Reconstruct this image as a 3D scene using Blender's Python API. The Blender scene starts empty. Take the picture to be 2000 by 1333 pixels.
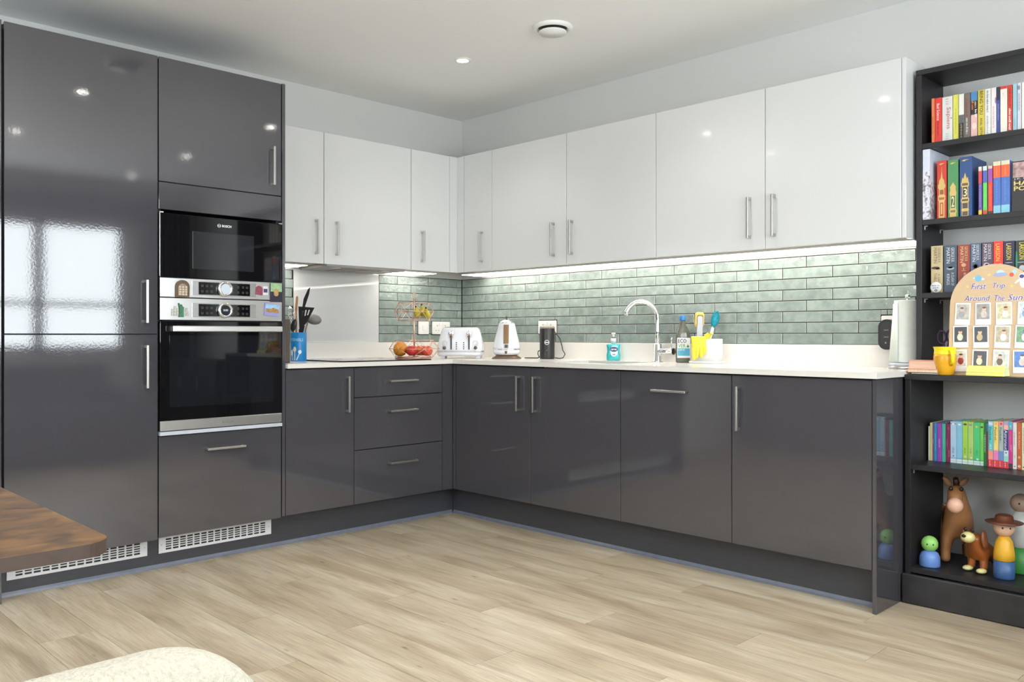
import bpy, bmesh, math, random
from mathutils import Vector, Matrix
random.seed(7)
S = bpy.context.scene
COL = S.collection
PI = math.pi

# ------------------------------------------------------------------ camera, world, lights, exposure
cam_d = bpy.data.cameras.new('camera')
cam = bpy.data.objects.new('camera', cam_d)
COL.objects.link(cam)
cam.location = (4.3865, -3.8306, 1.0511)
cam.rotation_euler = (PI / 2, 0, 0.7947)
cam_d.sensor_width = 36.0
cam_d.lens = 36.0 * 1675.36 / 2000.0
cam_d.shift_y = -11.36 / 2000.0
cam_d.clip_start = 0.05
S.camera = cam

S.view_settings.view_transform = 'Standard'
S.view_settings.look = 'None'
S.view_settings.gamma = 1.0
S.view_settings.use_curve_mapping = False
S.view_settings.exposure = 0.05
S.cycles.use_denoising = True
S.cycles.max_bounces = 10
S.cycles.diffuse_bounces = 6
S.cycles.glossy_bounces = 5
S.cycles.sample_clamp_indirect = 6.0
S.cycles.caustics_reflective = False
S.cycles.caustics_refractive = False

W = bpy.data.worlds.new('overcast_sky')
S.world = W
W.use_nodes = True
wn = W.node_tree
bgn = wn.nodes['Background']
bgn.inputs[0].default_value = (0.93, 0.965, 1.0, 1)
bgn.inputs[1].default_value = 13.0

XF, YB, ZC = 5.35, -4.75, 2.5         # far wall, wall behind the camera, ceiling
WIN_FAR = [(-3.84, -3.08), (-3.00, -2.32), (-2.24, -1.48), (-1.40, -0.68)]     # y ranges of far wall panes, the first two added for stronger daylight
WIN_FAR_Z = (0.90, 2.11)
WIN_BACK = [(1.50, 2.10), (2.18, 2.78)]        # x ranges of an added window behind the camera, for fill light
WIN_FILL_Z = (0.95, 2.10)

def light(name, kind, energy, loc, rot=(0, 0, 0), color=(1, 1, 1), **kw):
    d = bpy.data.lights.new(name, kind)
    d.energy = energy
    d.color = color
    for k, v in kw.items():
        setattr(d, k, v)
    o = bpy.data.objects.new(name, d)
    COL.objects.link(o)
    o.location = loc
    o.rotation_euler = rot
    return o

def portal(name, loc, rot, sx, sy):
    o = light(name, 'AREA', 1.0, loc, rot, shape='RECTANGLE', size=sx, size_y=sy)
    o.data.cycles.is_portal = True
    return o
yc = (WIN_FAR[0][0] + WIN_FAR[-1][1]) / 2
portal('far_window_portal', (XF + 0.06, yc, 1.5), (0, -PI / 2, 0) if False else (0, PI / 2, 0), 1.25, 3.2)
portal('fill_window_portal', (2.14, YB - 0.06, 1.525), (PI / 2, 0, 0), 1.4, 1.3)

DOWN = [(x, y) for y in (-0.855, -2.085, -3.02) for x in (0.985, 2.24, 3.60, 4.76)]
for i, (x, y) in enumerate(DOWN):
    light('downlight_beam', 'SPOT', 9.0, (x, y, 2.475), (0, 0, 0), (1.0, 0.955, 0.91), spot_size=2.05, spot_blend=0.85, shadow_soft_size=0.035)

# added fill light aimed up behind the camera, brightening the ceiling
light('ceiling_fill', 'SPOT', 560.0, (4.45, -3.95, 0.95), Vector((-0.16, 0.16, 1.0)).to_track_quat('-Z', 'Y').to_euler(), (1.0, 0.975, 0.935), spot_size=2.2, spot_blend=1.0, shadow_soft_size=0.12)

# ------------------------------------------------------------------ helpers
def lin(c):
    c = c / 255.0
    return c / 12.92 if c <= 0.04045 else ((c + 0.055) / 1.055) ** 2.4
def rgb(r, g, b):
    return (lin(r), lin(g), lin(b), 1.0)

MATS = {}
def mat(name, col, rough=0.5, metal=0.0, bump=0.0, bscale=40.0, vary=0.0, vscale=8.0, coat=0.0, trans=0.0, emit=0.0,
        spec=0.5, alpha=1.0, stretch=None, bdist=0.002, coords='Object', rvary=0.0):
    """Principled material with procedural noise for colour variation and fine relief."""
    if name in MATS:
        return MATS[name]
    m = bpy.data.materials.new(name)
    m.use_nodes = True
    nt = m.node_tree
    b = nt.nodes['Principled BSDF']
    col = tuple(col) if len(col) == 4 else tuple(col) + (1.0,)
    b.inputs['Base Color'].default_value = col
    b.inputs['Roughness'].default_value = rough
    b.inputs['Metallic'].default_value = metal
    b.inputs['Specular IOR Level'].default_value = spec
    if coat:
        b.inputs['Coat Weight'].default_value = coat
        b.inputs['Coat Roughness'].default_value = 0.03
    if trans:
        b.inputs['Transmission Weight'].default_value = trans
    if alpha < 1:
        b.inputs['Alpha'].default_value = alpha
    if emit:
        b.inputs['Emission Color'].default_value = col
        b.inputs['Emission Strength'].default_value = emit
    if bump or vary or rvary:
        tc = nt.nodes.new('ShaderNodeTexCoord')
        mp = nt.nodes.new('ShaderNodeMapping')
        nt.links.new(tc.outputs[coords], mp.inputs[0])
        if stretch:
            mp.inputs['Scale'].default_value = stretch
    if bump:
        n = nt.nodes.new('ShaderNodeTexNoise')
        n.inputs['Scale'].default_value = bscale
        n.inputs['Detail'].default_value = 3
        nt.links.new(mp.outputs[0], n.inputs['Vector'])
        bp = nt.nodes.new('ShaderNodeBump')
        bp.inputs['Strength'].default_value = bump
        bp.inputs['Distance'].default_value = bdist
        nt.links.new(n.outputs['Fac'], bp.inputs['Height'])
        nt.links.new(bp.outputs[0], b.inputs['Normal'])
        if coat:
            nt.links.new(bp.outputs[0], b.inputs['Coat Normal'])
    if vary:
        n = nt.nodes.new('ShaderNodeTexNoise')
        n.inputs['Scale'].default_value = vscale
        n.inputs['Detail'].default_value = 4
        nt.links.new(mp.outputs[0], n.inputs['Vector'])
        r = nt.nodes.new('ShaderNodeMapRange')
        r.inputs['From Min'].default_value = 0.3
        r.inputs['From Max'].default_value = 0.7
        r.inputs['To Min'].default_value = 1 - vary
        r.inputs['To Max'].default_value = 1 + vary
        nt.links.new(n.outputs['Fac'], r.inputs['Value'])
        hsv = nt.nodes.new('ShaderNodeHueSaturation')
        hsv.inputs['Color'].default_value = col
        nt.links.new(r.outputs[0], hsv.inputs['Value'])
        nt.links.new(hsv.outputs[0], b.inputs['Base Color'])
    MATS[name] = m
    return m

def emission(name, col, strength):
    if name in MATS:
        return MATS[name]
    m = bpy.data.materials.new(name)
    m.use_nodes = True
    nt = m.node_tree
    nt.nodes.remove(nt.nodes['Principled BSDF'])
    e = nt.nodes.new('ShaderNodeEmission')
    e.inputs[0].default_value = tuple(col) + ((1.0,) if len(col) == 3 else ())
    e.inputs[1].default_value = strength
    nt.links.new(e.outputs[0], nt.nodes['Material Output'].inputs[0])
    MATS[name] = m
    return m

class MB:
    """collects shapes into one mesh"""
    def __init__(s):
        s.bm = bmesh.new()
    def box(s, x0, x1, y0, y1, z0, z1, bev=0.0, seg=1, mi=0):
        vs = [s.bm.verts.new(p) for p in ((x0, y0, z0), (x1, y0, z0), (x1, y1, z0), (x0, y1, z0), (x0, y0, z1), (x1, y0, z1), (x1, y1, z1), (x0, y1, z1))]
        fs = [s.bm.faces.new([vs[i] for i in f]) for f in ((3, 2, 1, 0), (4, 5, 6, 7), (0, 1, 5, 4), (1, 2, 6, 5), (2, 3, 7, 6), (3, 0, 4, 7))]
        for f in fs:
            f.material_index = mi
        if bev > 0:
            es = list({e for f in fs for e in f.edges})
            r = bmesh.ops.bevel(s.bm, geom=es, offset=bev, segments=seg, affect='EDGES', profile=0.5)
            for f in r['faces']:
                f.material_index = mi
        return s
    def lathe(s, prof, c=(0, 0, 0), seg=24, axis='z', mi=0, cap=True, a0=0.0, sx=1.0, sy=1.0):
        rings = []
        for r, h in prof:
            ring = []
            for k in range(seg):
                a = a0 + 2 * PI * k / seg
                u, v = r * math.cos(a) * sx, r * math.sin(a) * sy
                if axis == 'z':
                    p = (c[0] + u, c[1] + v, c[2] + h)
                elif axis == 'y':
                    p = (c[0] + u, c[1] - h, c[2] + v)     # h grows towards -y (out of the wall)
                else:
                    p = (c[0] + h, c[1] + u, c[2] + v)
                ring.append(s.bm.verts.new(p))
            rings.append(ring)
        for a, b in zip(rings, rings[1:]):
            for k in range(seg):
                f = s.bm.faces.new((a[k], a[(k + 1) % seg], b[(k + 1) % seg], b[k]))
                f.smooth = True
                f.material_index = mi
        if cap:
            for ring, rev in ((rings[0], True), (rings[-1], False)):
                try:
                    f = s.bm.faces.new(list(reversed(ring)) if rev else ring)
                    f.material_index = mi
                except ValueError:
                    pass
        return s
    def tube(s, pts, r, seg=8, closed=False, mi=0):
        pts = [Vector(p) for p in pts]
        n = len(pts)
        rr = r if isinstance(r, (list, tuple)) else [r] * n
        rings = []
        up0 = None
        for i in range(n):
            if closed:
                t = (pts[(i + 1) % n] - pts[i - 1])
            else:
                t = pts[min(i + 1, n - 1)] - pts[max(i - 1, 0)]
            t.normalize()
            if up0 is None:
                up0 = Vector((0, 0, 1)) if abs(t.z) < 0.9 else Vector((1, 0, 0))
            x = t.cross(up0)
            if x.length < 1e-4:
                x = t.cross(Vector((0, 1, 0)))
            x.normalize()
            y = x.cross(t)
            y.normalize()
            up0 = y
            rings.append([s.bm.verts.new(pts[i] + x * rr[i] * math.cos(2 * PI * k / seg) + y * rr[i] * math.sin(2 * PI * k / seg)) for k in range(seg)])
        prs = list(zip(rings, rings[1:])) + ([(rings[-1], rings[0])] if closed else [])
        for a, b in prs:
            for k in range(seg):
                f = s.bm.faces.new((a[k], a[(k + 1) % seg], b[(k + 1) % seg], b[k]))
                f.smooth = True
                f.material_index = mi
        if not closed:
            for ring in (list(reversed(rings[0])), rings[-1]):
                f = s.bm.faces.new(ring)
                f.material_index = mi
        return s
    def prism(s, outline, y0, y1, plane='xz', mi=0, smooth=False):
        """extrude a 2-D outline; plane xz -> thickness along y, xy -> thickness along z, yz -> along x"""
        def P(a, b, t):
            return {'xz': (a, t, b), 'xy': (a, b, t), 'yz': (t, a, b)}[plane]
        A = [s.bm.verts.new(P(a, b, y0)) for a, b in outline]
        Bv = [s.bm.verts.new(P(a, b, y1)) for a, b in outline]
        n = len(outline)
        fs = [s.bm.faces.new(A), s.bm.faces.new(list(reversed(Bv)))]
        for k in range(n):
            f = s.bm.faces.new((A[k], Bv[k], Bv[(k + 1) % n], A[(k + 1) % n]))
            f.smooth = smooth
            fs.append(f)
        for f in fs:
            f.material_index = mi
        bmesh.ops.recalc_face_normals(s.bm, faces=fs)
        return s
    def ball(s, c, rx, ry=None, rz=None, seg=16, rings=10, mi=0, rot=None):
        ry = rx if ry is None else ry
        rz = rx if rz is None else rz
        r = bmesh.ops.create_uvsphere(s.bm, u_segments=seg, v_segments=rings, radius=1.0)
        M = Matrix.Translation(c) @ (rot.to_4x4() if rot else Matrix.Identity(4)) @ Matrix.Diagonal((rx, ry, rz, 1))
        bmesh.ops.transform(s.bm, matrix=M, verts=r['verts'])
        for v in r['verts']:
            for f in v.link_faces:
                f.smooth = True
                f.material_index = mi
        return s
    def move(s, M):
        bmesh.ops.transform(s.bm, matrix=M, verts=s.bm.verts)
        return s
    def done(s, name, m, parent=None, loc=None, sub=0, smooth=None, recalc=False):
        if recalc:
            bmesh.ops.recalc_face_normals(s.bm, faces=s.bm.faces)
        if smooth is not None:
            for f in s.bm.faces:
                f.smooth = smooth
        me = bpy.data.meshes.new(name)
        s.bm.to_mesh(me)
        s.bm.free()
        for mm in (m if isinstance(m, (list, tuple)) else [m]):
            me.materials.append(mm)
        o = bpy.data.objects.new(name, me)
        COL.objects.link(o)
        if parent is not None:
            o.parent = parent
        if loc is not None:
            o.location = loc
        if sub:
            md = o.modifiers.new('subdivision', 'SUBSURF')
            md.levels = sub
            md.render_levels = sub
        return o

def tag(o, label, cat, group=None):
    o['label'] = label
    o['category'] = cat
    if group:
        o['group'] = group
    return o
def thing(name, label, cat, loc=(0, 0, 0), rz=0.0, group=None):
    o = bpy.data.objects.new(name, None)
    o.empty_display_size = 0.05
    COL.objects.link(o)
    o.location = loc
    o.rotation_euler = (0, 0, rz)
    return tag(o, label, cat, group)
def struct(o):
    o['kind'] = 'structure'
    return o
def dup(o, parent=None, label=None):
    c = o.copy()
    COL.objects.link(c)
    c.parent = parent
    if label:
        c['label'] = label
    for ch in list(o.children):
        dup(ch, c)
    return c

_TXT = {}
def text_mesh(s, shear=0.0, bold=0.0, spacing=1.0):
    key = (s, shear, bold, spacing)
    if key not in _TXT:
        c = bpy.data.curves.new('lettering', 'FONT')
        c.body = s
        c.shear = shear
        c.offset = bold
        c.space_character = spacing
        c.resolution_u = 2
        o = bpy.data.objects.new('lettering', c)
        me = bpy.data.meshes.new_from_object(o)
        bpy.data.objects.remove(o)
        bpy.data.curves.remove(c)
        vs = [v.co.copy() for v in me.vertices]
        fs = [list(p.vertices) for p in me.polygons]
        bpy.data.meshes.remove(me)
        x0 = min(v.x for v in vs); x1 = max(v.x for v in vs)
        y0 = min(v.y for v in vs); y1 = max(v.y for v in vs)
        _TXT[key] = ([((v.x - x0) / (x1 - x0), (v.y - y0) / (y1 - y0)) for v in vs], fs, (x1 - x0) / (y1 - y0))
    return _TXT[key]
def text(name, s, m, parent, origin, right, up, L, H, shear=0.0, bold=0.0, spacing=1.0):
    """flat lettering L long and H high, its lower left corner at origin (parent space)"""
    vs, fs, asp = text_mesh(s, shear, bold, spacing)
    if L is None:
        L = H * asp
    r, u, o = Vector(right), Vector(up), Vector(origin)
    me = bpy.data.meshes.new(name)
    me.from_pydata([tuple(o + r * (a * L) + u * (b * H)) for a, b in vs], [], fs)
    me.materials.append(m)
    ob = bpy.data.objects.new(name, me)
    COL.objects.link(ob)
    ob.parent = parent
    return ob
def spine_text(s, m, parent, x0, x1, ztop, L, y, name='title', bold=0.0, shear=0.0):
    """lettering running down a spine that faces -y, between x0 and x1"""
    return text(name, s, m, parent, (x0, y, ztop), (0, 0, -1), (1, 0, 0), L, x1 - x0, bold=bold, shear=shear)
def strokes(m, parent, origin, right, up, L, H, seed, name='small_print'):
    """a line of print too small to read: short strokes grouped like words"""
    rs = random.Random(seed)
    r, u, o = Vector(right), Vector(up), Vector(origin)
    vs, fs, x = [], [], 0.0
    step = H * 0.42
    word = rs.randint(3, 7)
    while x + step * 0.6 <= L:
        if word == 0:
            word = rs.randint(3, 7)
            x += step * 0.8
            continue
        word -= 1
        b0, b1 = rs.choice(((0, 0.72), (0, 1), (0.05, 0.65), (0.1, 0.72)))
        k = len(vs)
        for a, b in ((x, b0), (x + step * 0.55, b0), (x + step * 0.55, b1), (x, b1)):
            vs.append(tuple(o + r * min(a, L) + u * (b * H)))
        fs.append((k, k + 1, k + 2, k + 3))
        x += step
    me = bpy.data.meshes.new(name)
    me.from_pydata(vs, [], fs)
    me.materials.append(m)
    ob = bpy.data.objects.new(name, me)
    COL.objects.link(ob)
    ob.parent = parent
    ob['kind'] = 'stuff'
    return ob
def front_text(s, m, parent, x0, z0, L, H, y, name='lettering', bold=0.0, shear=0.0):
    return text(name, s, m, parent, (x0, y, z0), (1, 0, 0), (0, 0, 1), L, H, bold=bold, shear=shear)
def rounded(x0, x1, z0, z1, r, n=5):
    pts = []
    for cx, cz, a in ((x1 - r, z1 - r, 0), (x0 + r, z1 - r, 90), (x0 + r, z0 + r, 180), (x1 - r, z0 + r, 270)):
        for k in range(n + 1):
            t = math.radians(a + 90 * k / n)
            pts.append((cx + r * math.cos(t), cz + r * math.sin(t)))
    return pts

# ------------------------------------------------------------------ materials
wall_paint = mat('wall_paint', rgb(214, 214, 212), 0.75, bump=0.05, bscale=220, bdist=0.001, vary=0.008, vscale=2)
ceil_paint = mat('ceiling_paint', rgb(236, 237, 237), 0.8, bump=0.04, bscale=200, bdist=0.001)
gloss_grey = mat('gloss_anthracite', (0.064, 0.062, 0.071), 0.05, bump=0.06, bscale=110, bdist=0.001, vary=0.03, vscale=3, spec=1.0)
gloss_white = mat('gloss_white', rgb(216, 217, 217), 0.07, bump=0.02, bscale=60, bdist=0.001)
carcass_dark = mat('carcass_dark', (0.02, 0.02, 0.022), 0.6, vary=0.05)
carcass_white = mat('carcass_white', rgb(222, 221, 216), 0.4, vary=0.02)
plinth_grey = mat('plinth_grey', (0.055, 0.057, 0.068), 0.35, bump=0.06, bscale=60, vary=0.08, vscale=12, stretch=(1, 1, 6))
seal_blue = mat('plinth_seal', (0.16, 0.18, 0.23), 0.25, vary=0.08, vscale=20)
steel = mat('brushed_steel', (0.60, 0.59, 0.575), 0.30, 1.0, bump=0.03, bscale=300, stretch=(1, 30, 30), vary=0.05, vscale=40)
handle_steel = mat('satin_handle', (0.58, 0.56, 0.53), 0.33, 1.0, vary=0.04, vscale=60)
chrome = mat('chrome', (0.86, 0.86, 0.87), 0.06, 1.0, vary=0.01)
black_glass = mat('black_glass', (0.006, 0.006, 0.007), 0.03, spec=0.6, vary=0.02)
window_glass_dark = mat('oven_window', (0.022, 0.024, 0.028), 0.04, spec=0.6, vary=0.05)
black_plastic = mat('black_plastic', (0.012, 0.012, 0.013), 0.35, bump=0.05, bscale=300, bdist=0.0004)
white_plastic = mat('white_plastic', rgb(228, 226, 222), 0.3, vary=0.01)
quartz = mat('white_quartz', rgb(226, 223, 217), 0.16, vary=0.006, vscale=90, bump=0.01, bscale=200)
grout = mat('dark_grout', (0.022, 0.021, 0.020), 0.9, bump=0.2, bscale=400, vary=0.15, vscale=60)
ink_white = mat('ink_white', (0.8, 0.8, 0.8), 0.5, vary=0.01)
ink_black = mat('ink_black', (0.012, 0.012, 0.013), 0.5, vary=0.01)
ink_grey = mat('ink_grey', (0.25, 0.25, 0.26), 0.5, vary=0.01)
led = emission('led_glow', (1.0, 0.94, 0.86), 5.0)
led_tape = emission('led_tape', (1.0, 0.94, 0.86), 45.0)
lampface = emission('downlight_face', (1.0, 0.95, 0.88), 40.0)

def tile_material():
    m = bpy.data.materials.new('sage_glaze')
    m.use_nodes = True
    nt = m.node_tree
    b = nt.nodes['Principled BSDF']
    tc = nt.nodes.new('ShaderNodeTexCoord')
    oi = nt.nodes.new('ShaderNodeObjectInfo')
    add = nt.nodes.new('ShaderNodeVectorMath'); add.operation = 'ADD'
    sc = nt.nodes.new('ShaderNodeVectorMath'); sc.operation = 'SCALE'
    sc.inputs['Scale'].default_value = 7.0
    nt.links.new(oi.outputs['Location'], sc.inputs[0])
    nt.links.new(tc.outputs['Object'], add.inputs[0])
    nt.links.new(sc.outputs[0], add.inputs[1])
    n = nt.nodes.new('ShaderNodeTexNoise'); n.inputs['Scale'].default_value = 22; n.inputs['Detail'].default_value = 5
    nt.links.new(add.outputs[0], n.inputs['Vector'])
    cr = nt.nodes.new('ShaderNodeValToRGB')
    cr.color_ramp.elements[0].position = 0.32; cr.color_ramp.elements[0].color = rgb(122, 134, 129)
    cr.color_ramp.elements[1].position = 0.70; cr.color_ramp.elements[1].color = rgb(144, 155, 149)
    nt.links.new(n.outputs['Fac'], cr.inputs[0])
    hsv = nt.nodes.new('ShaderNodeHueSaturation')
    mr = nt.nodes.new('ShaderNodeMapRange')
    mr.inputs['To Min'].default_value = 0.90; mr.inputs['To Max'].default_value = 1.08
    nt.links.new(oi.outputs['Random'], mr.inputs['Value'])
    nt.links.new(mr.outputs[0], hsv.inputs['Value'])
    nt.links.new(cr.outputs[0], hsv.inputs['Color'])
    nt.links.new(hsv.outputs[0], b.inputs['Base Color'])
    n2 = nt.nodes.new('ShaderNodeTexNoise'); n2.inputs['Scale'].default_value = 26; n2.inputs['Detail'].default_value = 2.0
    nt.links.new(add.outputs[0], n2.inputs['Vector'])
    bp = nt.nodes.new('ShaderNodeBump'); bp.inputs['Strength'].default_value = 0.7; bp.inputs['Distance'].default_value = 0.005
    nt.links.new(n2.outputs['Fac'], bp.inputs['Height'])
    nt.links.new(bp.outputs[0], b.inputs['Normal'])
    b.inputs['Roughness'].default_value = 0.07
    return m
sage = tile_material()
sage_edge = mat('sage_glaze_edge', rgb(176, 184, 176), 0.12, vary=0.05, vscale=30)

def plank_material():
    m = bpy.data.materials.new('oak_vinyl')
    m.use_nodes = True
    nt = m.node_tree
    b = nt.nodes['Principled BSDF']
    tc = nt.nodes.new('ShaderNodeTexCoord')
    oi = nt.nodes.new('ShaderNodeObjectInfo')
    cmb = nt.nodes.new('ShaderNodeCombineXYZ')
    mul = nt.nodes.new('ShaderNodeMath'); mul.operation = 'MULTIPLY'; mul.inputs[1].default_value = 37.0
    nt.links.new(oi.outputs['Random'], mul.inputs[0])
    nt.links.new(mul.outputs[0], cmb.inputs[0]); nt.links.new(mul.outputs[0], cmb.inputs[1])
    add = nt.nodes.new('ShaderNodeVectorMath'); add.operation = 'ADD'
    nt.links.new(tc.outputs['Object'], add.inputs[0]); nt.links.new(cmb.outputs[0], add.inputs[1])
    def noise(scale, stretch, detail=5, dist=0.0):
        mp = nt.nodes.new('ShaderNodeMapping'); mp.inputs['Scale'].default_value = stretch
        nt.links.new(add.outputs[0], mp.inputs[0])
        n = nt.nodes.new('ShaderNodeTexNoise')
        n.inputs['Scale'].default_value = scale; n.inputs['Detail'].default_value = detail
        n.inputs['Distortion'].default_value = dist
        nt.links.new(mp.outputs[0], n.inputs['Vector'])
        return n
    n1 = noise(1.0, (1.6, 9, 1), 4, 0.6)          # broad bands
    n2 = noise(1.0, (8, 230, 1), 8, 0.2)          # fine grain
    n3 = noise(1.0, (2.2, 38, 1), 5, 0.8)         # streaks
    cr = nt.nodes.new('ShaderNodeValToRGB')
    e = cr.color_ramp.elements
    e[0].position = 0.28; e[0].color = rgb(166, 148, 122)
    e[1].position = 0.72; e[1].color = rgb(209, 196, 173)
    k = e.new(0.5); k.color = rgb(192, 176, 150)
    nt.links.new(n1.outputs['Fac'], cr.inputs[0])
    def ramp(n, p0, p1, lo):
        r = nt.nodes.new('ShaderNodeMapRange')
        r.inputs['From Min'].default_value = p0; r.inputs['From Max'].default_value = p1
        r.inputs['To Min'].default_value = lo; r.inputs['To Max'].default_value = 1.05
        nt.links.new(n.outputs['Fac'], r.inputs['Value'])
        return r
    r2 = ramp(n2, 0.3, 0.62, 0.78); r3 = ramp(n3, 0.25, 0.5, 0.80)
    m1 = nt.nodes.new('ShaderNodeMath'); m1.operation = 'MULTIPLY'
    nt.links.new(r2.outputs[0], m1.inputs[0]); nt.links.new(r3.outputs[0], m1.inputs[1])
    # knots
    vo = nt.nodes.new('ShaderNodeTexVoronoi'); vo.inputs['Scale'].default_value = 1.0
    mp = nt.nodes.new('ShaderNodeMapping'); mp.inputs['Scale'].default_value = (3.0, 9.0, 1)
    nt.links.new(add.outputs[0], mp.inputs[0]); nt.links.new(mp.outputs[0], vo.inputs['Vector'])
    rk = nt.nodes.new('ShaderNodeMapRange')
    rk.inputs['From Min'].default_value = 0.02; rk.inputs['From Max'].default_value = 0.075
    rk.inputs['To Min'].default_value = 0.5; rk.inputs['To Max'].default_value = 1.0
    nt.links.new(vo.outputs['Distance'], rk.inputs['Value'])
    m2 = nt.nodes.new('ShaderNodeMath'); m2.operation = 'MULTIPLY'
    nt.links.new(m1.outputs[0], m2.inputs[0]); nt.links.new(rk.outputs[0], m2.inputs[1])
    rr = nt.nodes.new('ShaderNodeMapRange')
    rr.inputs['To Min'].default_value = 0.94; rr.inputs['To Max'].default_value = 1.05
    nt.links.new(oi.outputs['Random'], rr.inputs['Value'])
    m3 = nt.nodes.new('ShaderNodeMath'); m3.operation = 'MULTIPLY'
    nt.links.new(m2.outputs[0], m3.inputs[0]); nt.links.new(rr.outputs[0], m3.inputs[1])
    hsv = nt.nodes.new('ShaderNodeHueSaturation')
    nt.links.new(cr.outputs[0], hsv.inputs['Color']); nt.links.new(m3.outputs[0], hsv.inputs['Value'])
    nt.links.new(hsv.outputs[0], b.inputs['Base Color'])
    bp = nt.nodes.new('ShaderNodeBump'); bp.inputs['Strength'].default_value = 0.15; bp.inputs['Distance'].default_value = 0.001
    nt.links.new(n2.outputs['Fac'], bp.inputs['Height']); nt.links.new(bp.outputs[0], b.inputs['Normal'])
    b.inputs['Roughness'].default_value = 0.42
    return m
oak = plank_material()

# ------------------------------------------------------------------ room shell
T = 0.15
fl = struct(MB().box(-T, XF + T, YB - T, T, -0.1, -0.004).done('floor', mat('floor_underlay', (0.05, 0.04, 0.03), 0.9, vary=0.1)))
PW, PL, GAP = 0.185, 1.233, 0.0016
ends = {-2.935: 1.174, -2.75: 0.71, -2.565: 1.93, -2.38: 1.46, -2.195: 0.55, -2.01: 2.353, -1.825: 2.84, -1.64: 1.981, -1.455: 2.344, -1.27: 2.845, -1.085: 3.21, -0.9: 2.368, -0.715: 3.045}
plank_me = {}
k = -10
while True:
    y0 = round(-2.935 + PW * k, 3)
    k += 1
    if y0 >= 0:
        break
    e0 = ends.get(y0, random.uniform(0, PL))
    xs = e0 - PL * math.ceil(e0 / PL)
    while xs < XF:
        x0, x1 = max(xs, 0.0), min(xs + PL, XF)
        ya, yb = max(y0, YB), min(y0 + PW, 0)
        xs += PL
        if x1 - x0 < 0.02 or yb - ya < 0.01:
            continue
        key = (round(x1 - x0, 3), round(yb - ya, 3))
        if key not in plank_me:
            L, Wd = key
            bm = bmesh.new()
            g, c = GAP / 2, 0.0001
            lo = [bm.verts.new(p) for p in ((g, g, -0.004), (L - g, g, -0.004), (L - g, Wd - g, -0.004), (g, Wd - g, -0.004))]
            mid = [bm.verts.new(p) for p in ((g, g, -c), (L - g, g, -c), (L - g, Wd - g, -c), (g, Wd - g, -c))]
            h = g + c
            top = [bm.verts.new(p) for p in ((h, h, 0), (L - h, h, 0), (L - h, Wd - h, 0), (h, Wd - h, 0))]
            bm.faces.new(top)
            for a, b2 in ((lo, mid), (mid, top)):
                for q in range(4):
                    bm.faces.new((a[q], a[(q + 1) % 4], b2[(q + 1) % 4], b2[q]))
            me = bpy.data.meshes.new('plank')
            bm.to_mesh(me); bm.free()
            me.materials.append(oak)
            plank_me[key] = me
        o = bpy.data.objects.new('plank', plank_me[key])
        COL.objects.link(o)
        o.location = (x0, ya, 0)
        o.parent = fl

struct(MB().box(-T, XF + T, YB - T, T, ZC, ZC + T).done('ceiling', ceil_paint))
wall_l = struct(MB().box(-T, 0, YB - T, T, 0, ZC).done('wall_left', wall_paint))
wall_r = struct(MB().box(0, XF, 0, T, 0, ZC).done('wall_right', wall_paint))
def wall_with_openings(name, axis, a0, a1, openings, z0, z1, pos, th, paint=None):
    b = MB()
    def bx(p, q, za, zb):
        if q - p > 1e-4 and zb - za > 1e-4:
            if axis == 'y':
                b.box(pos, pos + th, p, q, za, zb)
            else:
                b.box(p, q, pos - th, pos, za, zb)
    cur = a0
    for p, q in sorted(openings):
        bx(cur, p, 0, ZC)
        bx(p, q, 0, z0)
        bx(p, q, z1, ZC)
        cur = q
    bx(cur, a1, 0, ZC)
    return struct(b.done(name, paint or wall_paint))
wall_with_openings('wall_far', 'y', YB - T, T, [(WIN_FAR[0][0], WIN_FAR[-1][1])], WIN_FAR_Z[0], WIN_FAR_Z[1], XF, T)
wall_with_openings('wall_back', 'x', 0, XF, [(WIN_BACK[0][0], WIN_BACK[1][1])], WIN_FILL_Z[0], WIN_FILL_Z[1], YB, T, mat('dimmed_wall_paint', rgb(132, 130, 130), 0.75, bump=0.05, bscale=220, bdist=0.001, vary=0.01, vscale=2))  # darkened colour stands in for a dim room mirrored in the doors

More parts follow.
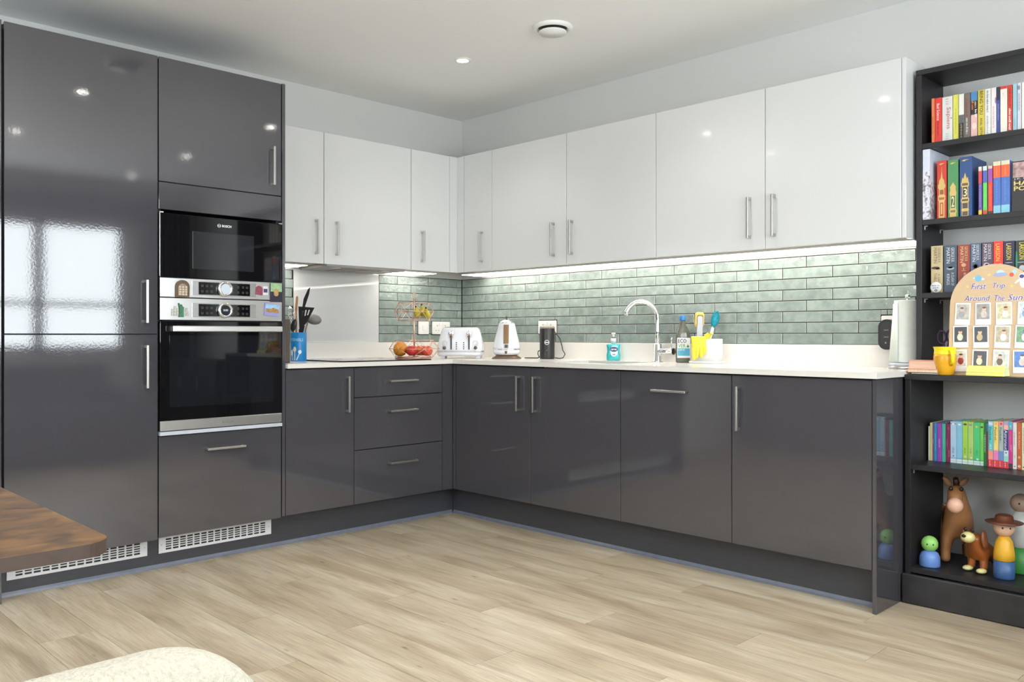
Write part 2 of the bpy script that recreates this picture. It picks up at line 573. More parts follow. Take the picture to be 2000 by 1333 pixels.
# windows: frame bars and panes
frame_m = mat('window_frame', rgb(120, 122, 126), 0.4, vary=0.02)
def pane_material():
    m = bpy.data.materials.new('window_pane')
    m.use_nodes = True
    nt = m.node_tree
    nt.nodes.remove(nt.nodes['Principled BSDF'])
    t = nt.nodes.new('ShaderNodeBsdfTransparent')
    t.inputs[0].default_value = (0.96, 0.98, 0.98, 1)
    g = nt.nodes.new('ShaderNodeBsdfGlossy'); g.inputs['Roughness'].default_value = 0.02
    x = nt.nodes.new('ShaderNodeMixShader'); x.inputs[0].default_value = 0.06
    nt.links.new(t.outputs[0], x.inputs[1]); nt.links.new(g.outputs[0], x.inputs[2])
    nt.links.new(x.outputs[0], nt.nodes['Material Output'].inputs[0])
    return m
pane_m = pane_material()
def window(name, axis, pos, panes, z0, z1):
    b = MB()
    lo, hi = panes[0][0], panes[-1][1]
    def bar(p, q, za, zb):
        if axis == 'y':
            b.box(pos + 0.03, pos + 0.09, p, q, za, zb, 0.004)
        else:
            b.box(p, q, pos - 0.09, pos - 0.03, za, zb, 0.004)
    bar(lo, hi, z0, z0 + 0.05); bar(lo, hi, z1 - 0.05, z1)
    edges = [lo] + [v for (a, c), (d, e) in zip(panes, panes[1:]) for v in (c, d)] + [hi]
    bar(lo, lo + 0.05, z0, z1); bar(hi - 0.05, hi, z0, z1)
    for (a, c), (d, e) in zip(panes, panes[1:]):
        bar(c, d, z0, z1)
    if axis == 'y':
        bar(lo, hi, z0 + 0.42, z0 + 0.46)
    w = struct(b.done(name, frame_m))
    for a, c in panes:
        g = MB()
        if axis == 'y':
            g.box(pos + 0.055, pos + 0.061, a, c, z0, z1)
        else:
            g.box(a, c, pos - 0.061, pos - 0.055, z0, z1)
        g.done('pane', pane_m, w)
    return w
window('window_1', 'y', XF, WIN_FAR, *WIN_FAR_Z)
window('fill_window', 'x', YB, WIN_BACK, *WIN_FILL_Z)  # unseen window added to throw frontal light on the sink run
bl = MB().box(XF - 0.10, XF - 0.005, -3.92, -0.60, 2.13, 2.36, 0.01).done('roller_blind', mat('blind_cassette', rgb(96, 88, 90), 0.7, bump=0.1, bscale=300, vary=0.05))
tag(bl, 'rolled up grey blind above the far window, mirrored in the tall gloss door', 'blind')

# wall tiles: 8 courses of 250 x 52 mm stretcher bond on dark grout
TP, TL, TZ = 0.052, 0.249, 1.424
tile_me = {}
def tile_mesh(L, H=0.0480):
    key = (round(L, 3), round(H, 4))
    if key in tile_me:
        return tile_me[key]
    bm = bmesh.new()
    def ring(i, y):
        return [bm.verts.new(p) for p in ((i, y, i), (L - i, y, i), (L - i, y, H - i), (i, y, H - i))]
    r0, r1, r2 = ring(0, 0), ring(0.0003, -0.0022), ring(0.0013, -0.0032)
    for a, b2 in ((r0, r1), (r1, r2)):
        for q in range(4):
            f = bm.faces.new((a[q], a[(q + 1) % 4], b2[(q + 1) % 4], b2[q]))
            f.material_index = 1
    bm.faces.new(r2)
    me = bpy.data.meshes.new('tile')
    bm.to_mesh(me); bm.free()
    me.materials.append(sage); me.materials.append(sage_edge)
    tile_me[key] = me
    return me
def lay_tiles(wall, to_world, rz, a0, a1, offs, skip=()):
    """a runs along the wall; a tile stands out towards the room"""
    for row in range(8):
        zt = TZ - TP * row
        x = offs[row % 2] - TL * 40
        while x < a1:
            s, e = max(x, a0), min(x + TL, a1)
            x += TL
            if e - s < 0.012:
                continue
            z0, H = zt - TP + 0.0020, 0.0480
            pieces = [(s, e, z0, H)]
            for (h0, h1, hz0, hz1) in skip:
                h0, h1, hz0, hz1 = h0 - 0.003, h1 + 0.003, hz0 - 0.003, hz1 + 0.003
                new = []
                for p, q, za, h in pieces:
                    if q <= h0 or p >= h1 or za + h <= hz0 or za >= hz1:
                        new.append((p, q, za, h))
                        continue
                    if h0 - p > 0.012: new.append((p, h0 + 0.002, za, h))
                    if q - h1 > 0.012: new.append((h1 - 0.002, q, za, h))
                    a, c = max(p, h0), min(q, h1)
                    if hz0 - za > 0.008: new.append((a, c, za, hz0 - za))
                    if za + h - hz1 > 0.008: new.append((a, c, hz1, za + h - hz1))
                pieces = new
            for p, q, za, h in pieces:
                if q - p < 0.012:
                    continue
                o = bpy.data.objects.new('tile', tile_mesh(q - p - 0.004, h))
                COL.objects.link(o)
                o.parent = wall
                o.location = to_world(p + 0.002, za)
                o.rotation_euler = (random.gauss(0, 0.006), 0, rz + random.gauss(0, 0.0022))
# sockets sit in the tiling: (from, to, z0, z1) along each wall
SOCK_R = [(0.728, 0.877, 1.058, 1.143), (2.822, 2.972, 1.055, 1.140)]
SOCK_L = [(-0.385, -0.297, 1.055, 1.140), (-0.271, -0.116, 1.055, 1.140)]
lay_tiles(wall_r, lambda a, z: (a, -0.0035, z), 0.0, 0.0085, 3.07, (0.23, 0.109), SOCK_R)
lay_tiles(wall_l, lambda a, z: (0.0035, a, z), PI / 2, -0.689, -0.0085, (-0.047, -0.190), SOCK_L)
lay_tiles(wall_l, lambda a, z: (0.0035, a, z), PI / 2, -1.672, -1.284, (-0.047, -0.190))
MB().box(0.0, 3.07, -0.004, -0.0005, 1.007, TZ + 0.002).done('grout_bed', grout, wall_r)
MB().box(0.0005, 0.004, -0.689, 0.0, 1.007, TZ + 0.002).box(0.0005, 0.004, -1.672, -1.284, 1.007, TZ + 0.002).done('grout_bed', grout, wall_l)

# ceiling lamps and air valves
ring_m = mat('lamp_ring', rgb(235, 235, 232), 0.35, vary=0.01)
dl0 = None
for i, (x, y) in enumerate(DOWN):
    col = ('first', 'second', 'third', 'fourth')[i % 4]
    rowname = ('over the sink wall side', 'along the middle of the ceiling', 'behind the camera')[i // 4]
    if x == 0.985 and y == -0.855:
        lab = 'lit recessed ceiling downlight above the kitchen corner'
    elif x == 0.985 and y == -2.085:
        lab = 'lit recessed downlight cut by the top edge of the photo'
    else:
        lab = '%s lit recessed downlight from the left wall, row %s' % (col, rowname)
    if dl0 is None:
        t = dl0 = thing('downlight', lab, 'downlight', (x, y, ZC), 0, 'recessed ceiling downlights')
        MB().lathe([(0.030, -0.001), (0.031, -0.006), (0.043, -0.005), (0.045, -0.0005)], seg=28, cap=False).done('trim_ring', ring_m, t)
        MB().lathe([(0.030, -0.0030), (0.030, -0.0022)], seg=24).done('lamp_face', lampface, t, recalc=True)
    else:
        t = dup(dl0, None, lab)
        t.location = (x, y, ZC)
for x, y, lab in ((1.645, -0.872, 'round white ceiling air valve with a dark ring gap'), (1.54, -2.10, 'round white ceiling air valve nearer the camera, mirrored in the tall door')):
    t = thing('ceiling_vent', lab, 'vent', (x, y, ZC))
    MB().lathe([(0.094, -0.0005), (0.092, -0.010), (0.080, -0.018), (0.070, -0.012), (0.069, -0.002)], seg=36, cap=False).done('outer_ring', ring_m, t)
    MB().lathe([(0.069, -0.001), (0.069, -0.002)], seg=28).done('duct', ink_black, t)
    MB().lathe([(0.010, -0.004), (0.012, -0.024), (0.066, -0.024), (0.064, -0.031), (0.002, -0.033)], seg=36).done('disc', ring_m, t)
# ------------------------------------------------------------------ kitchen units (local frame: front plane y = 0, x to the right, y into the wall)
DL, DR = 0.602, 0.598           # distance of the base fronts from the left and right walls
ZB, ZT, ZW = 0.163, 0.8835, 0.910
G = 0.0016
HANDLE = None
def handle(parent, x, z, horizontal, L=0.187, depth=0.032, y=0.0):
    """square bow handle centred at x, z"""
    b = MB()
    h = L / 2
    if horizontal:
        b.box(x - h, x + h, y - depth, y - depth + 0.008, z - 0.005, z + 0.005, 0.001)
        for s in (-1, 1):
            c = x + s * (h - 0.006)
            b.box(c - 0.006, c + 0.006, y - depth + 0.006, y, z - 0.005, z + 0.005, 0.001)
    else:
        b.box(x - 0.005, x + 0.005, y - depth, y - depth + 0.008, z - h, z + h, 0.001)
        for s in (-1, 1):
            c = z + s * (h - 0.006)
            b.box(x - 0.005, x + 0.005, y - depth + 0.006, y, c - 0.006, c + 0.006, 0.001)
    return b.done('handle', handle_steel, parent)
def front(t, name, x0, x1, z0, z1, m, hx=None, hz=None, horiz=False, th=0.019):
    d = MB().box(x0 + G, x1 - G, 0, th, z0, z1, 0.0012).done(name, m, t)
    if hx is not None:
        handle(d, hx, hz, horiz)
    return d
def carcass(t, x0, x1, z0, z1, depth, m, y0=0.0215):
    return MB().box(x0 + 0.0005, x1 - 0.0005, y0, depth, z0, z1).done('carcass', m, t)

def left(name, label, cat, y0, group=None):
    return thing(name, label, cat, (DL, y0, 0), PI / 2, group)
def right(name, label, cat, x0, group=None):
    return thing(name, label, cat, (x0, -DR, 0), 0, group)
DEP = 0.59

# tall fridge-freezer housing
t = left('fridge_cabinet', 'tall gloss anthracite fridge housing with two doors, mirroring the window', 'cabinet', -2.900)
carcass(t, 0, 0.602, 0.165, 2.275, DEP, carcass_dark)
front(t, 'upper_door', 0, 0.602, 1.057, 2.281, gloss_grey, 0.545, 1.198)
front(t, 'lower_door', 0, 0.602, 0.150, 1.053, gloss_grey, 0.546, 0.914)
# tall oven housing
t = left('oven_cabinet', 'tall gloss anthracite oven housing with top cupboard and bottom drawer', 'cabinet', -2.296)
MB().box(0.0005, 0.018, 0.0215, DEP, 0.16, 2.275).box(0.582, 0.5995, 0.0215, DEP, 0.16, 2.275).box(0.018, 0.582, DEP - 0.02, DEP, 0.16, 2.275)\
    .box(0.018, 0.582, 0.0215, DEP - 0.02, 1.612, 2.275).box(0.018, 0.582, 0.0215, DEP - 0.02, 0.16, 0.598).done('carcass', carcass_dark, t)
front(t, 'top_door', 0, 0.600, 1.732, 2.281, gloss_grey, 0.548, 1.870)
front(t, 'filler_panel', 0, 0.600, 1.609, 1.728, gloss_grey)
front(t, 'drawer', 0, 0.600, 0.157, 0.603, gloss_grey, 0.306, 0.530, True, )
# end panels of the tall run
for y0, lab, zb in ((-1.694, 'slim tall gloss anthracite end panel between oven housing and worktop', ZB), (-2.926, 'slim tall anthracite panel at the left edge of the photo, reaching the floor', 0.0)):
    p = MB().box(0.0015, 0.0185, -0.001, DEP, zb, 2.284, 0.0012).done('end_panel', gloss_grey)
    p.location = (DL, y0, 0); p.rotation_euler = (0, 0, PI / 2)
    tag(p, lab, 'panel')

# base units, left run
t = left('base_cabinet', 'narrow gloss anthracite base cupboard under the hob, one door', 'cabinet', -1.674)
carcass(t, 0, 0.4, ZB, 0.882, DEP, carcass_dark)
front(t, 'door', 0, 0.4, ZB, ZT - 0.004, gloss_grey, 0.353, 0.744)
t = left('drawer_cabinet', 'gloss anthracite base unit with three drawers beside the corner', 'cabinet', -1.274)
carcass(t, 0, 0.6, ZB, 0.882, DEP, carcass_dark)
for i, (z0, z1, hz) in enumerate(((0.724, ZT - 0.004, 0.8025), (0.447, 0.720, 0.640), (ZB, 0.443, 0.3585))):
    front(t, 'drawer', 0, 0.6, z0, z1, gloss_grey, 0.311, hz, True, )
p = MB().box(0, 0.074, 0.0, 0.018, ZB, ZT - 0.002).done('corner_post', gloss_grey)
p.location = (DL, -0.673, 0); p.rotation_euler = (0, 0, PI / 2)
tag(p, 'narrow anthracite corner filler on the drawer side of the corner', 'panel')
p = MB().box(0.003, 0.0275, 0.0, 0.018, ZB, ZT - 0.002).done('corner_post', gloss_grey)
p.location = (DL, -DR, 0)
tag(p, 'narrow anthracite corner filler on the sink side of the corner', 'panel')
# base units, right run
X0 = 0.631
for i, (nm, lab, kind, hx) in enumerate((('base_cabinet', 'gloss anthracite base cupboard nearest the corner on the sink wall, handle on its right', 'd', 0.521),
        ('base_cabinet', 'gloss anthracite base cupboard under the sink, handle on its left', 'd', 0.042),
        ('dishwasher', 'integrated dishwasher behind a gloss anthracite front with a horizontal handle', 'w', 0.290),
        ('base_cabinet', 'gloss anthracite base cupboard at the bookcase end of the run, handle on its left', 'd', 0.039))):
    t = right(nm, lab, 'dishwasher' if kind == 'w' else 'cabinet', X0 + 0.6 * i)
    carcass(t, 0, 0.6, ZB, 0.70 if i == 1 else 0.882, 0.57, carcass_dark)
    if kind == 'd':
        front(t, 'door', 0, 0.6, ZB, ZT - 0.004, gloss_grey, hx, 0.741)
    else:
        front(t, 'door', 0, 0.6, ZB, ZT - 0.004, gloss_grey, hx, 0.798, True)
p = MB().box(0.0008, 0.0165, -0.002, 0.592, 0.0, ZT, 0.0012).done('end_panel', gloss_grey)
p.location = (3.031, -DR, 0)
tag(p, 'gloss anthracite end panel down to the floor beside the bookcase', 'panel')

# plinths with their floor seals and air grilles
PX, PY = DL - 0.093, -(DR - 0.081)
t = thing('plinth', 'dark grey plinth under the tall units and drawers, two air grilles fixed to it', 'plinth', (PX, -2.906, 0), PI / 2)
MB().box(0, 2.906 + PY - 0.001, 0, 0.016, 0.001, 0.1555).done('plinth_board', plinth_grey, t)
MB().prism([(0.0, 0.0), (-0.010, 0.0), (-0.008, 0.009), (-0.002, 0.018), (0.0, 0.018)], 0, 2.906 + PY - 0.010, 'yz').done('floor_seal', seal_blue, t, loc=(0, 0, 0.0005))
t = thing('plinth', 'dark grey plinth along the sink wall in the shade of the doors', 'plinth', (PX + 0.001, PY, 0), 0)
MB().box(0, 3.0305 - PX - 0.002, 0, 0.016, 0.001, 0.1555).done('plinth_board', plinth_grey, t)
MB().prism([(0.0, 0.0), (-0.010, 0.0), (-0.008, 0.009), (-0.002, 0.018), (0.0, 0.018)], 0.010, 3.0305 - PX - 0.002, 'yz').done('floor_seal', seal_blue, t, loc=(0, 0, 0.0005))
grille_m = mat('grille_white', rgb(232, 234, 238), 0.4, vary=0.01)
def grille(y0, y1, label):
    L, z0, z1 = y1 - y0, 0.066, 0.141
    t = thing('air_grille', label, 'grille', (PX + 0.0005, y0, 0), PI / 2, 'air grilles in the plinth')
    b = MB()
    nc, nr = 15, 5
    mx, mz = 0.028, 0.012
    cw = (L - 2 * mx) / nc
    rh = (z1 - z0 - 2 * mz) / nr
    y_a, y_b = -0.0060, -0.0035
    b.box(0, mx, y_a, y_b, z0, z1).box(L - mx, L, y_a, y_b, z0, z1)
    b.box(mx, L - mx, y_a, y_b, z0, z0 + mz).box(mx, L - mx, y_a, y_b, z1 - mz, z1)
    for c in range(nc + 1):
        xa = mx + cw * c - (0 if c == 0 else 0.0035)
        b.box(max(xa, mx), min(mx + cw * c + 0.0035, L - mx), y_a, y_b, z0 + mz, z1 - mz)
    for r in range(1, nr):
        zz = z0 + mz + rh * r
        b.box(mx, L - mx, y_a + 0.0002, y_b, zz - 0.0023, zz + 0.0023)
    b.done('slotted_plate', grille_m, t)
    MB().box(0.004, L - 0.004, -0.0034, -0.0008, z0 + 0.004, z1 - 0.004).done('dark_backing', ink_black, t)
    for x in (0.012, L - 0.012):
        MB().lathe([(0.003, 0.006), (0.003, 0.0072)], (x, 0, (z0 + z1) / 2), 10, 'y').done('screw', handle_steel, t)
grille(-2.868, -2.311, 'white slotted air grille in the plinth under the fridge doors, partly behind the table')
grille(-2.260, -1.704, 'white slotted air grille in the plinth under the oven housing')

# ------------------------------------------------------------------ microwave and oven
logo_m = ink_white
def control_strip(t, z0, z1, pz0, pz1, kz, lit):
    MB().box(0.003, 0.597, -0.010, 0.012, z0, z1, 0.0012).done('steel_fascia', steel, t)
    MB().box(0.147, 0.460, -0.0112, -0.009, pz0 - 0.004, pz1 + 0.004, 0.0008).done('display_frame', mat('frame_steel', (0.75, 0.74, 0.73), 0.2, 1.0, vary=0.02), t)
    d = MB().box(0.176, 0.428, -0.0125, -0.010, pz0, pz1, 0.0006).done('display', black_glass, t)
    # little touch symbols
    b = MB()
    zs = (pz0 + (pz1 - pz0) * 0.26, pz0 + (pz1 - pz0) * 0.70)
    for zz in zs:
        for xx in (0.194, 0.216, 0.238, 0.340, 0.368, 0.392, 0.412):
            b.box(xx - 0.0045, xx + 0.0045, -0.0129, -0.0126, zz - 0.0042, zz - 0.0030).box(xx - 0.0045, xx + 0.0045, -0.0129, -0.0126, zz + 0.0030, zz + 0.0042)
            b.box(xx - 0.0045, xx - 0.0034, -0.0129, -0.0126, zz - 0.003, zz + 0.003).box(xx + 0.0034, xx + 0.0045, -0.0129, -0.0126, zz - 0.003, zz + 0.003)
    b.done('touch_symbols', mat('symbol_grey', (0.12, 0.12, 0.12), 0.5, vary=0.01), d)['kind'] = 'stuff'
    k = MB().lathe([(0.036, 0.010), (0.036, 0.018), (0.0345, 0.027), (0.0245, 0.028), (0.0235, 0.024)], (0.300, 0, kz), 40, 'y', cap=False).done('dial_ring', chrome if False else mat('dial_steel', (0.72, 0.71, 0.70), 0.22, 1.0, vary=0.02), t)
    f = MB().lathe([(0.0236, 0.020), (0.0236, 0.0245)], (0.300, 0, kz), 32, 'y')
    if lit:
        f.done('dial_screen', emission('lit_dial', (0.80, 0.92, 1.0), 0.85), k)
    else:
        f.done('dial_screen', mat('dark_dial', (0.012, 0.015, 0.022), 0.15, vary=0.01), k)
        front_text('0:00', emission('clock_digits', (0.8, 0.9, 1.0), 0.9), k, 0.2885, kz - 0.004, 0.023, 0.0095, -0.0252, 'clock', bold=0.02)

t = left('microwave_oven', 'built-in black glass microwave above the oven, steel control strip with lit dial', 'microwave', -2.296)
MB().box(0.020, 0.580, 0.013, 0.45, 1.220, 1.588).done('body', carcass_dark, t)
MB().box(0.004, 0.596, -0.008, 0.010, 1.308, 1.592, 0.0015).done('glass_door', black_glass, t)
MB().box(0.150, 0.450, -0.0092, -0.0078, 1.352, 1.522, 0.0005).done('door_window', window_glass_dark, t)
for q in ((0.0005, 0.0038, -0.009, 0.0, 1.312, 1.592), (0.0005, 0.018, -0.0095, 0.0, 1.5925, 1.597), (0.580, 0.5985, -0.0095, 0.0, 1.5925, 1.597)):
    MB().box(*q).done('steel_edge', steel, t)
lg = MB().lathe([(0.0082, 0.0082), (0.0082, 0.0088), (0.0066, 0.0088), (0.0066, 0.0082)], (0.276, 0, 1.557), 24, 'y', cap=False)
lg.box(0.2705, 0.2725, -0.0088, -0.0082, 1.5535, 1.5605).box(0.2795, 0.2815, -0.0088, -0.0082, 1.5535, 1.5605).box(0.2725, 0.2795, -0.0088, -0.0082, 1.5563, 1.5577)
lg.done('logo_ring', logo_m, t)
front_text('BOSCH', logo_m, t, 0.290, 1.5515, 0.046, 0.0115, -0.0085, 'maker_lettering', bold=0.03)
control_strip(t, 1.221, 1.306, 1.236, 1.293, 1.265, True)

t = left('oven', 'built-in oven with black glass door, steel bar handle and round dial', 'oven', -2.296)
MB().box(0.020, 0.580, 0.013, 0.50, 0.625, 1.216).done('body', carcass_dark, t)
control_strip(t, 1.119, 1.217, 1.137, 1.193, 1.166, False)
d = MB().box(0.004, 0.596, -0.008, 0.012, 0.672, 1.114, 0.0015).done('glass_door', black_glass, t)
MB().box(0.045, 0.555, -0.0088, -0.0078, 0.730, 1.050, 0.0004).done('door_window', mat('oven_pane', (0.010, 0.011, 0.014), 0.03, spec=0.6, vary=0.05), d)
b = MB().box(0.044, 0.578, -0.052, -0.032, 1.067, 1.093, 0.003)
b.box(0.050, 0.066, -0.034, -0.008, 1.069, 1.091).box(0.556, 0.572, -0.034, -0.008, 1.069, 1.091)
b.done('bar_handle', mat('bar_aluminium', (0.74, 0.73, 0.71), 0.35, 1.0, vary=0.03), d)
MB().box(0.003, 0.597, -0.009, 0.012, 0.627, 0.671, 0.0012).done('steel_foot_strip', steel, t)
front_text('BOSCH', mat('engraved', (0.35, 0.34, 0.33), 0.4, 1.0, vary=0.02), t, 0.292, 0.643, 0.050, 0.011, -0.0094, 'engraved_lettering')
MB().box(0.002, 0.598, -0.012, 0.02, 0.607, 0.6235, 0.001).done('base_trim', mat('pale_trim', rgb(190, 196, 206), 0.35, vary=0.02), t)

# fridge magnets on the steel strips (local oven frame)
def magnet(name, label, parts):
    t = left(name, label, 'magnet', -2.296)
    for nm, mb, m in parts:
        mb.done(nm, m, t)
    return t
Y1 = -0.0100
arch = [(0.069, 1.222), (0.131, 1.218), (0.133, 1.268)] + [(0.101 + 0.032 * math.cos(a), 1.268 + 0.030 * math.sin(a)) for a in [PI * k / 10 for k in range(1, 10)]] + [(0.069, 1.268)]
arch_in = [(0.080, 1.229), (0.121, 1.227), (0.122, 1.262)] + [(0.101 + 0.021 * math.cos(a), 1.262 + 0.020 * math.sin(a)) for a in [PI * k / 8 for k in range(1, 8)]] + [(0.080, 1.262)]
b2 = MB()
for xx in (0.084, 0.098, 0.112):
    for zz in (1.230, 1.241, 1.252, 1.263):
        b2.box(xx, xx + 0.009, Y1 - 0.0098, Y1 - 0.0082, zz, zz + 0.0075)
magnet('window_magnet', 'brown arched window magnet on the left of the microwave strip',
       [('arched_frame', MB().prism(arch, Y1 - 0.008, Y1), mat('magnet_brown', rgb(96, 78, 60), 0.6, bump=0.4, bscale=200, vary=0.2, vscale=60)),
        ('recess', MB().prism(arch_in, Y1 - 0.0083, Y1 - 0.0079), mat('magnet_brown_light', rgb(150, 132, 112), 0.6, vary=0.2, vscale=80)),
        ('panes', b2, mat('magnet_cream', rgb(205, 188, 172), 0.6, vary=0.1, vscale=90))])
silver_m = mat('magnet_silver', (0.45, 0.44, 0.40), 0.35, 0.6, bump=0.4, bscale=400, vary=0.25, vscale=120)
towers = []
for k, (xx, w, h) in enumerate(((0.052, 0.010, 0.030), (0.063, 0.009, 0.042), (0.073, 0.011, 0.034), (0.105, 0.010, 0.030), (0.116, 0.009, 0.036), (0.124, 0.008, 0.022))):
    towers.append(('tower', MB().box(xx, xx + w, Y1 - 0.006, Y1, 1.138, 1.138 + h, 0.001), silver_m))
fig = MB().prism([(0.084, 1.132), (0.106, 1.132), (0.104, 1.160), (0.107, 1.176), (0.100, 1.180), (0.098, 1.188), (0.092, 1.188), (0.090, 1.180), (0.086, 1.194), (0.082, 1.194), (0.086, 1.172)], Y1 - 0.009, Y1)
tm = magnet('skyline_magnet', 'silver skyline magnet with a plain green statue on the oven strip',
       towers + [('green_figure', fig, mat('magnet_green', rgb(58, 118, 84), 0.5, bump=0.3, bscale=300, vary=0.2, vscale=90))])
magnet('pair_magnet', 'small red and white picture magnet on the right of the microwave strip',
       [('red_shape', MB().prism([(0.455, 1.246), (0.490, 1.242), (0.494, 1.270), (0.486, 1.284), (0.472, 1.288), (0.458, 1.280)], Y1 - 0.004, Y1), mat('magnet_red', rgb(140, 66, 84), 0.5, vary=0.5, vscale=160)),
        ('white_card', MB().box(0.494, 0.520, Y1 - 0.004, Y1, 1.244, 1.286), mat('magnet_white', rgb(220, 216, 222), 0.5, vary=0.05)),
        ('dark_panel', MB().box(0.497, 0.517, Y1 - 0.0045, Y1 - 0.0035, 1.256, 1.274), mat('magnet_navy', rgb(58, 58, 104), 0.5, vary=0.2, vscale=80))])
magnet('painting_magnet', 'dark rectangular painted magnet at the right end of the microwave strip',
       [('card', MB().box(0.532, 0.594, Y1 - 0.006, Y1, 1.212, 1.304, 0.001), mat('magnet_deep', rgb(36, 32, 52), 0.5, vary=0.3, vscale=40)),
        ('pale_upper_field', MB().box(0.533, 0.593, Y1 - 0.0066, Y1 - 0.0055, 1.262, 1.303), mat('magnet_sage', rgb(150, 186, 140), 0.5, vary=0.25, vscale=50)),
        ('warm_patch', MB().prism(rounded(0.550, 0.574, 1.240, 1.276, 0.011), Y1 - 0.0072, Y1 - 0.006), mat('magnet_ochre', rgb(190, 150, 96), 0.5, vary=0.3, vscale=70))])
magnet('seaside_magnet', 'tilted blue and white seaside picture magnet on the oven strip',
       [('card', MB().prism([(0.500, 1.148), (0.578, 1.140), (0.582, 1.198), (0.504, 1.207)], Y1 - 0.006, Y1), mat('magnet_violet', rgb(150, 150, 205), 0.5, vary=0.1, vscale=30)),
        ('sky', MB().prism([(0.507, 1.180), (0.579, 1.174), (0.580, 1.194), (0.508, 1.202)], Y1 - 0.0068, Y1 - 0.0058), mat('magnet_sky', rgb(150, 196, 225), 0.5, vary=0.25, vscale=60)),
        ('town', MB().prism([(0.507, 1.164), (0.575, 1.158), (0.574, 1.176), (0.545, 1.184), (0.530, 1.176), (0.510, 1.180)], Y1 - 0.0072, Y1 - 0.006), mat('magnet_town', rgb(164, 122, 72), 0.5, vary=0.4, vscale=120))])

# ------------------------------------------------------------------ worktop, upstands, sink, hob, splashback
SX0, SX1, SY0, SY1 = 1.262, 1.722, -0.50, -0.165       # sink cut-out
t = thing('worktop', 'white quartz L-shaped worktop with upstands, wrapping the corner', 'worktop', (0, 0, 0))
OX, OY = DL + 0.0207, -(DR + 0.0207)
z0, z1 = 0.8873, ZW
b = MB().box(0.001, OX, -1.673, -0.001, z0, z1)
b.box(OX, SX0, OY, -0.001, z0, z1).box(SX1, 3.0570, OY, -0.001, z0, z1).box(SX0, SX1, OY, SY0, z0, z1).box(SX0, SX1, SY1, -0.001, z0, z1)
b.done('worktop_slab', quartz, t)
MB().box(0.0215, 3.055, -0.0205, -0.0005, z1, 1.0075, 0.001).done('upstand', quartz, t)
MB().box(0.0005, 0.0205, -1.673, -0.0005, z1, 1.0075, 0.001).done('upstand', quartz, t)
b = MB()
for (xa, xb, ya, yb) in ((SX0 - 0.012, SX0, SY0, SY1), (SX1, SX1 + 0.012, SY0, SY1), (SX0 - 0.012, SX1 + 0.012, SY0 - 0.012, SY0), (SX0 - 0.012, SX1 + 0.012, SY1, SY1 + 0.012)):
    b.box(xa, xb, ya, yb, 0.715, 0.8868)
b.box(SX0 - 0.012, SX1 + 0.012, SY0 - 0.012, SY1 + 0.012, 0.705, 0.715)
s = b.done('sink', steel)
tag(s, 'undermounted sink bowl sunk in the white worktop below the tap', 'sink')

hob = thing('hob', 'black glass induction hob on the left worktop behind the fruit stand', 'hob', (0.33, -1.038, ZW))
MB().prism(rounded(-0.265, 0.265, -0.295, 0.295, 0.012), 0.0005, 0.0065, 'xy').done('glass_plate', black_glass, hob)
zone_m = mat('zone_print', (0.10, 0.10, 0.10), 0.4, vary=0.01)
for cx, cy, r in ((-0.13, -0.15, 0.09), (-0.13, 0.15, 0.075), (0.10, -0.15, 0.075), (0.10, 0.15, 0.09)):
    MB().lathe([(r, 0.0066), (r, 0.0069), (r - 0.002, 0.0069), (r - 0.002, 0.0066)], (cx, cy, 0), 36, cap=False).done('zone_ring', zone_m, hob)
sp = MB().box(0.0008, 0.0070, -1.2825, -0.6905, 1.0080, 1.434, 0.0008).done('splashback', mat('glass_splashback', rgb(205, 205, 204), 0.035, vary=0.01, spec=0.6))
tag(sp, 'pale grey glass splashback behind the hob', 'splashback')

# ------------------------------------------------------------------ wall units
ZU0, ZU1 = 1.442, 2.1635
UL = UR = 0.3113
def uleft(name, label, cat, y0, group=None):
    return thing(name, label, cat, (UL, y0, 0), PI / 2, group)
def uright(name, label, cat, x0, group=None):
    return thing(name, label, cat, (x0, -UR, 0), 0, group)
def wall_unit(t, w, hx, z0=ZU0):
    carcass(t, 0, w, z0 + 0.006, ZU1 - 0.003, UL - 0.002, carcass_white)
    front(t, 'door', 0, w, z0, ZU1, gloss_white, hx, 1.586)
wall_unit(uleft('wall_cabinet', 'white gloss wall cupboard next to the tall oven housing', 'cabinet', -1.6725), 0.3985, 0.346)
wall_unit(uleft('wall_cabinet', 'wide white gloss wall cupboard above the hob and extractor', 'cabinet', -1.2735), 0.600, 0.076)
wall_unit(uleft('wall_cabinet', 'narrow white gloss wall cupboard left of the corner', 'cabinet', -0.6730), 0.300, 0.077)
wall_unit(uright('wall_cabinet', 'narrow white gloss wall cupboard right of the corner', 'cabinet', 0.3752), 0.2525, 0.168)
for i, (hx, lab) in enumerate(((0.507, 'white gloss wall cupboard above the kettle, handle on its right'), (0.044, 'white gloss wall cupboard above the soap and tap, handle on its left'),
                               (0.525, 'white gloss wall cupboard above the dish caddy, handle on its right'), (0.047, 'white gloss wall cupboard next to the bookcase, handle on its left'))):
    wall_unit(uright('wall_cabinet', lab, 'cabinet', 0.628 + 0.6 * i), 0.6, hx)
p = MB().box(0, 0.0610, 0.0, 0.018, ZU0, ZU1).done('corner_post', gloss_white)
p.location = (UL, -UR - 0.0615, 0); p.rotation_euler = (0, 0, PI / 2)
tag(p, 'slim white filler on the hob side of the wall unit corner', 'panel')
p = MB().box(0.0005, 0.0635, 0.0, 0.018, ZU0, ZU1).done('corner_post', gloss_white)
p.location = (UL, -UR, 0)
tag(p, 'slim white filler on the sink side of the wall unit corner', 'panel')
p = MB().box(0.0008, 0.0170, 0.0, UR - 0.001, ZU0, ZU1, 0.001).done('end_panel', gloss_white)
p.location = (3.028, -UR, 0)
tag(p, 'white gloss end panel of the wall units facing the bookcase', 'panel')

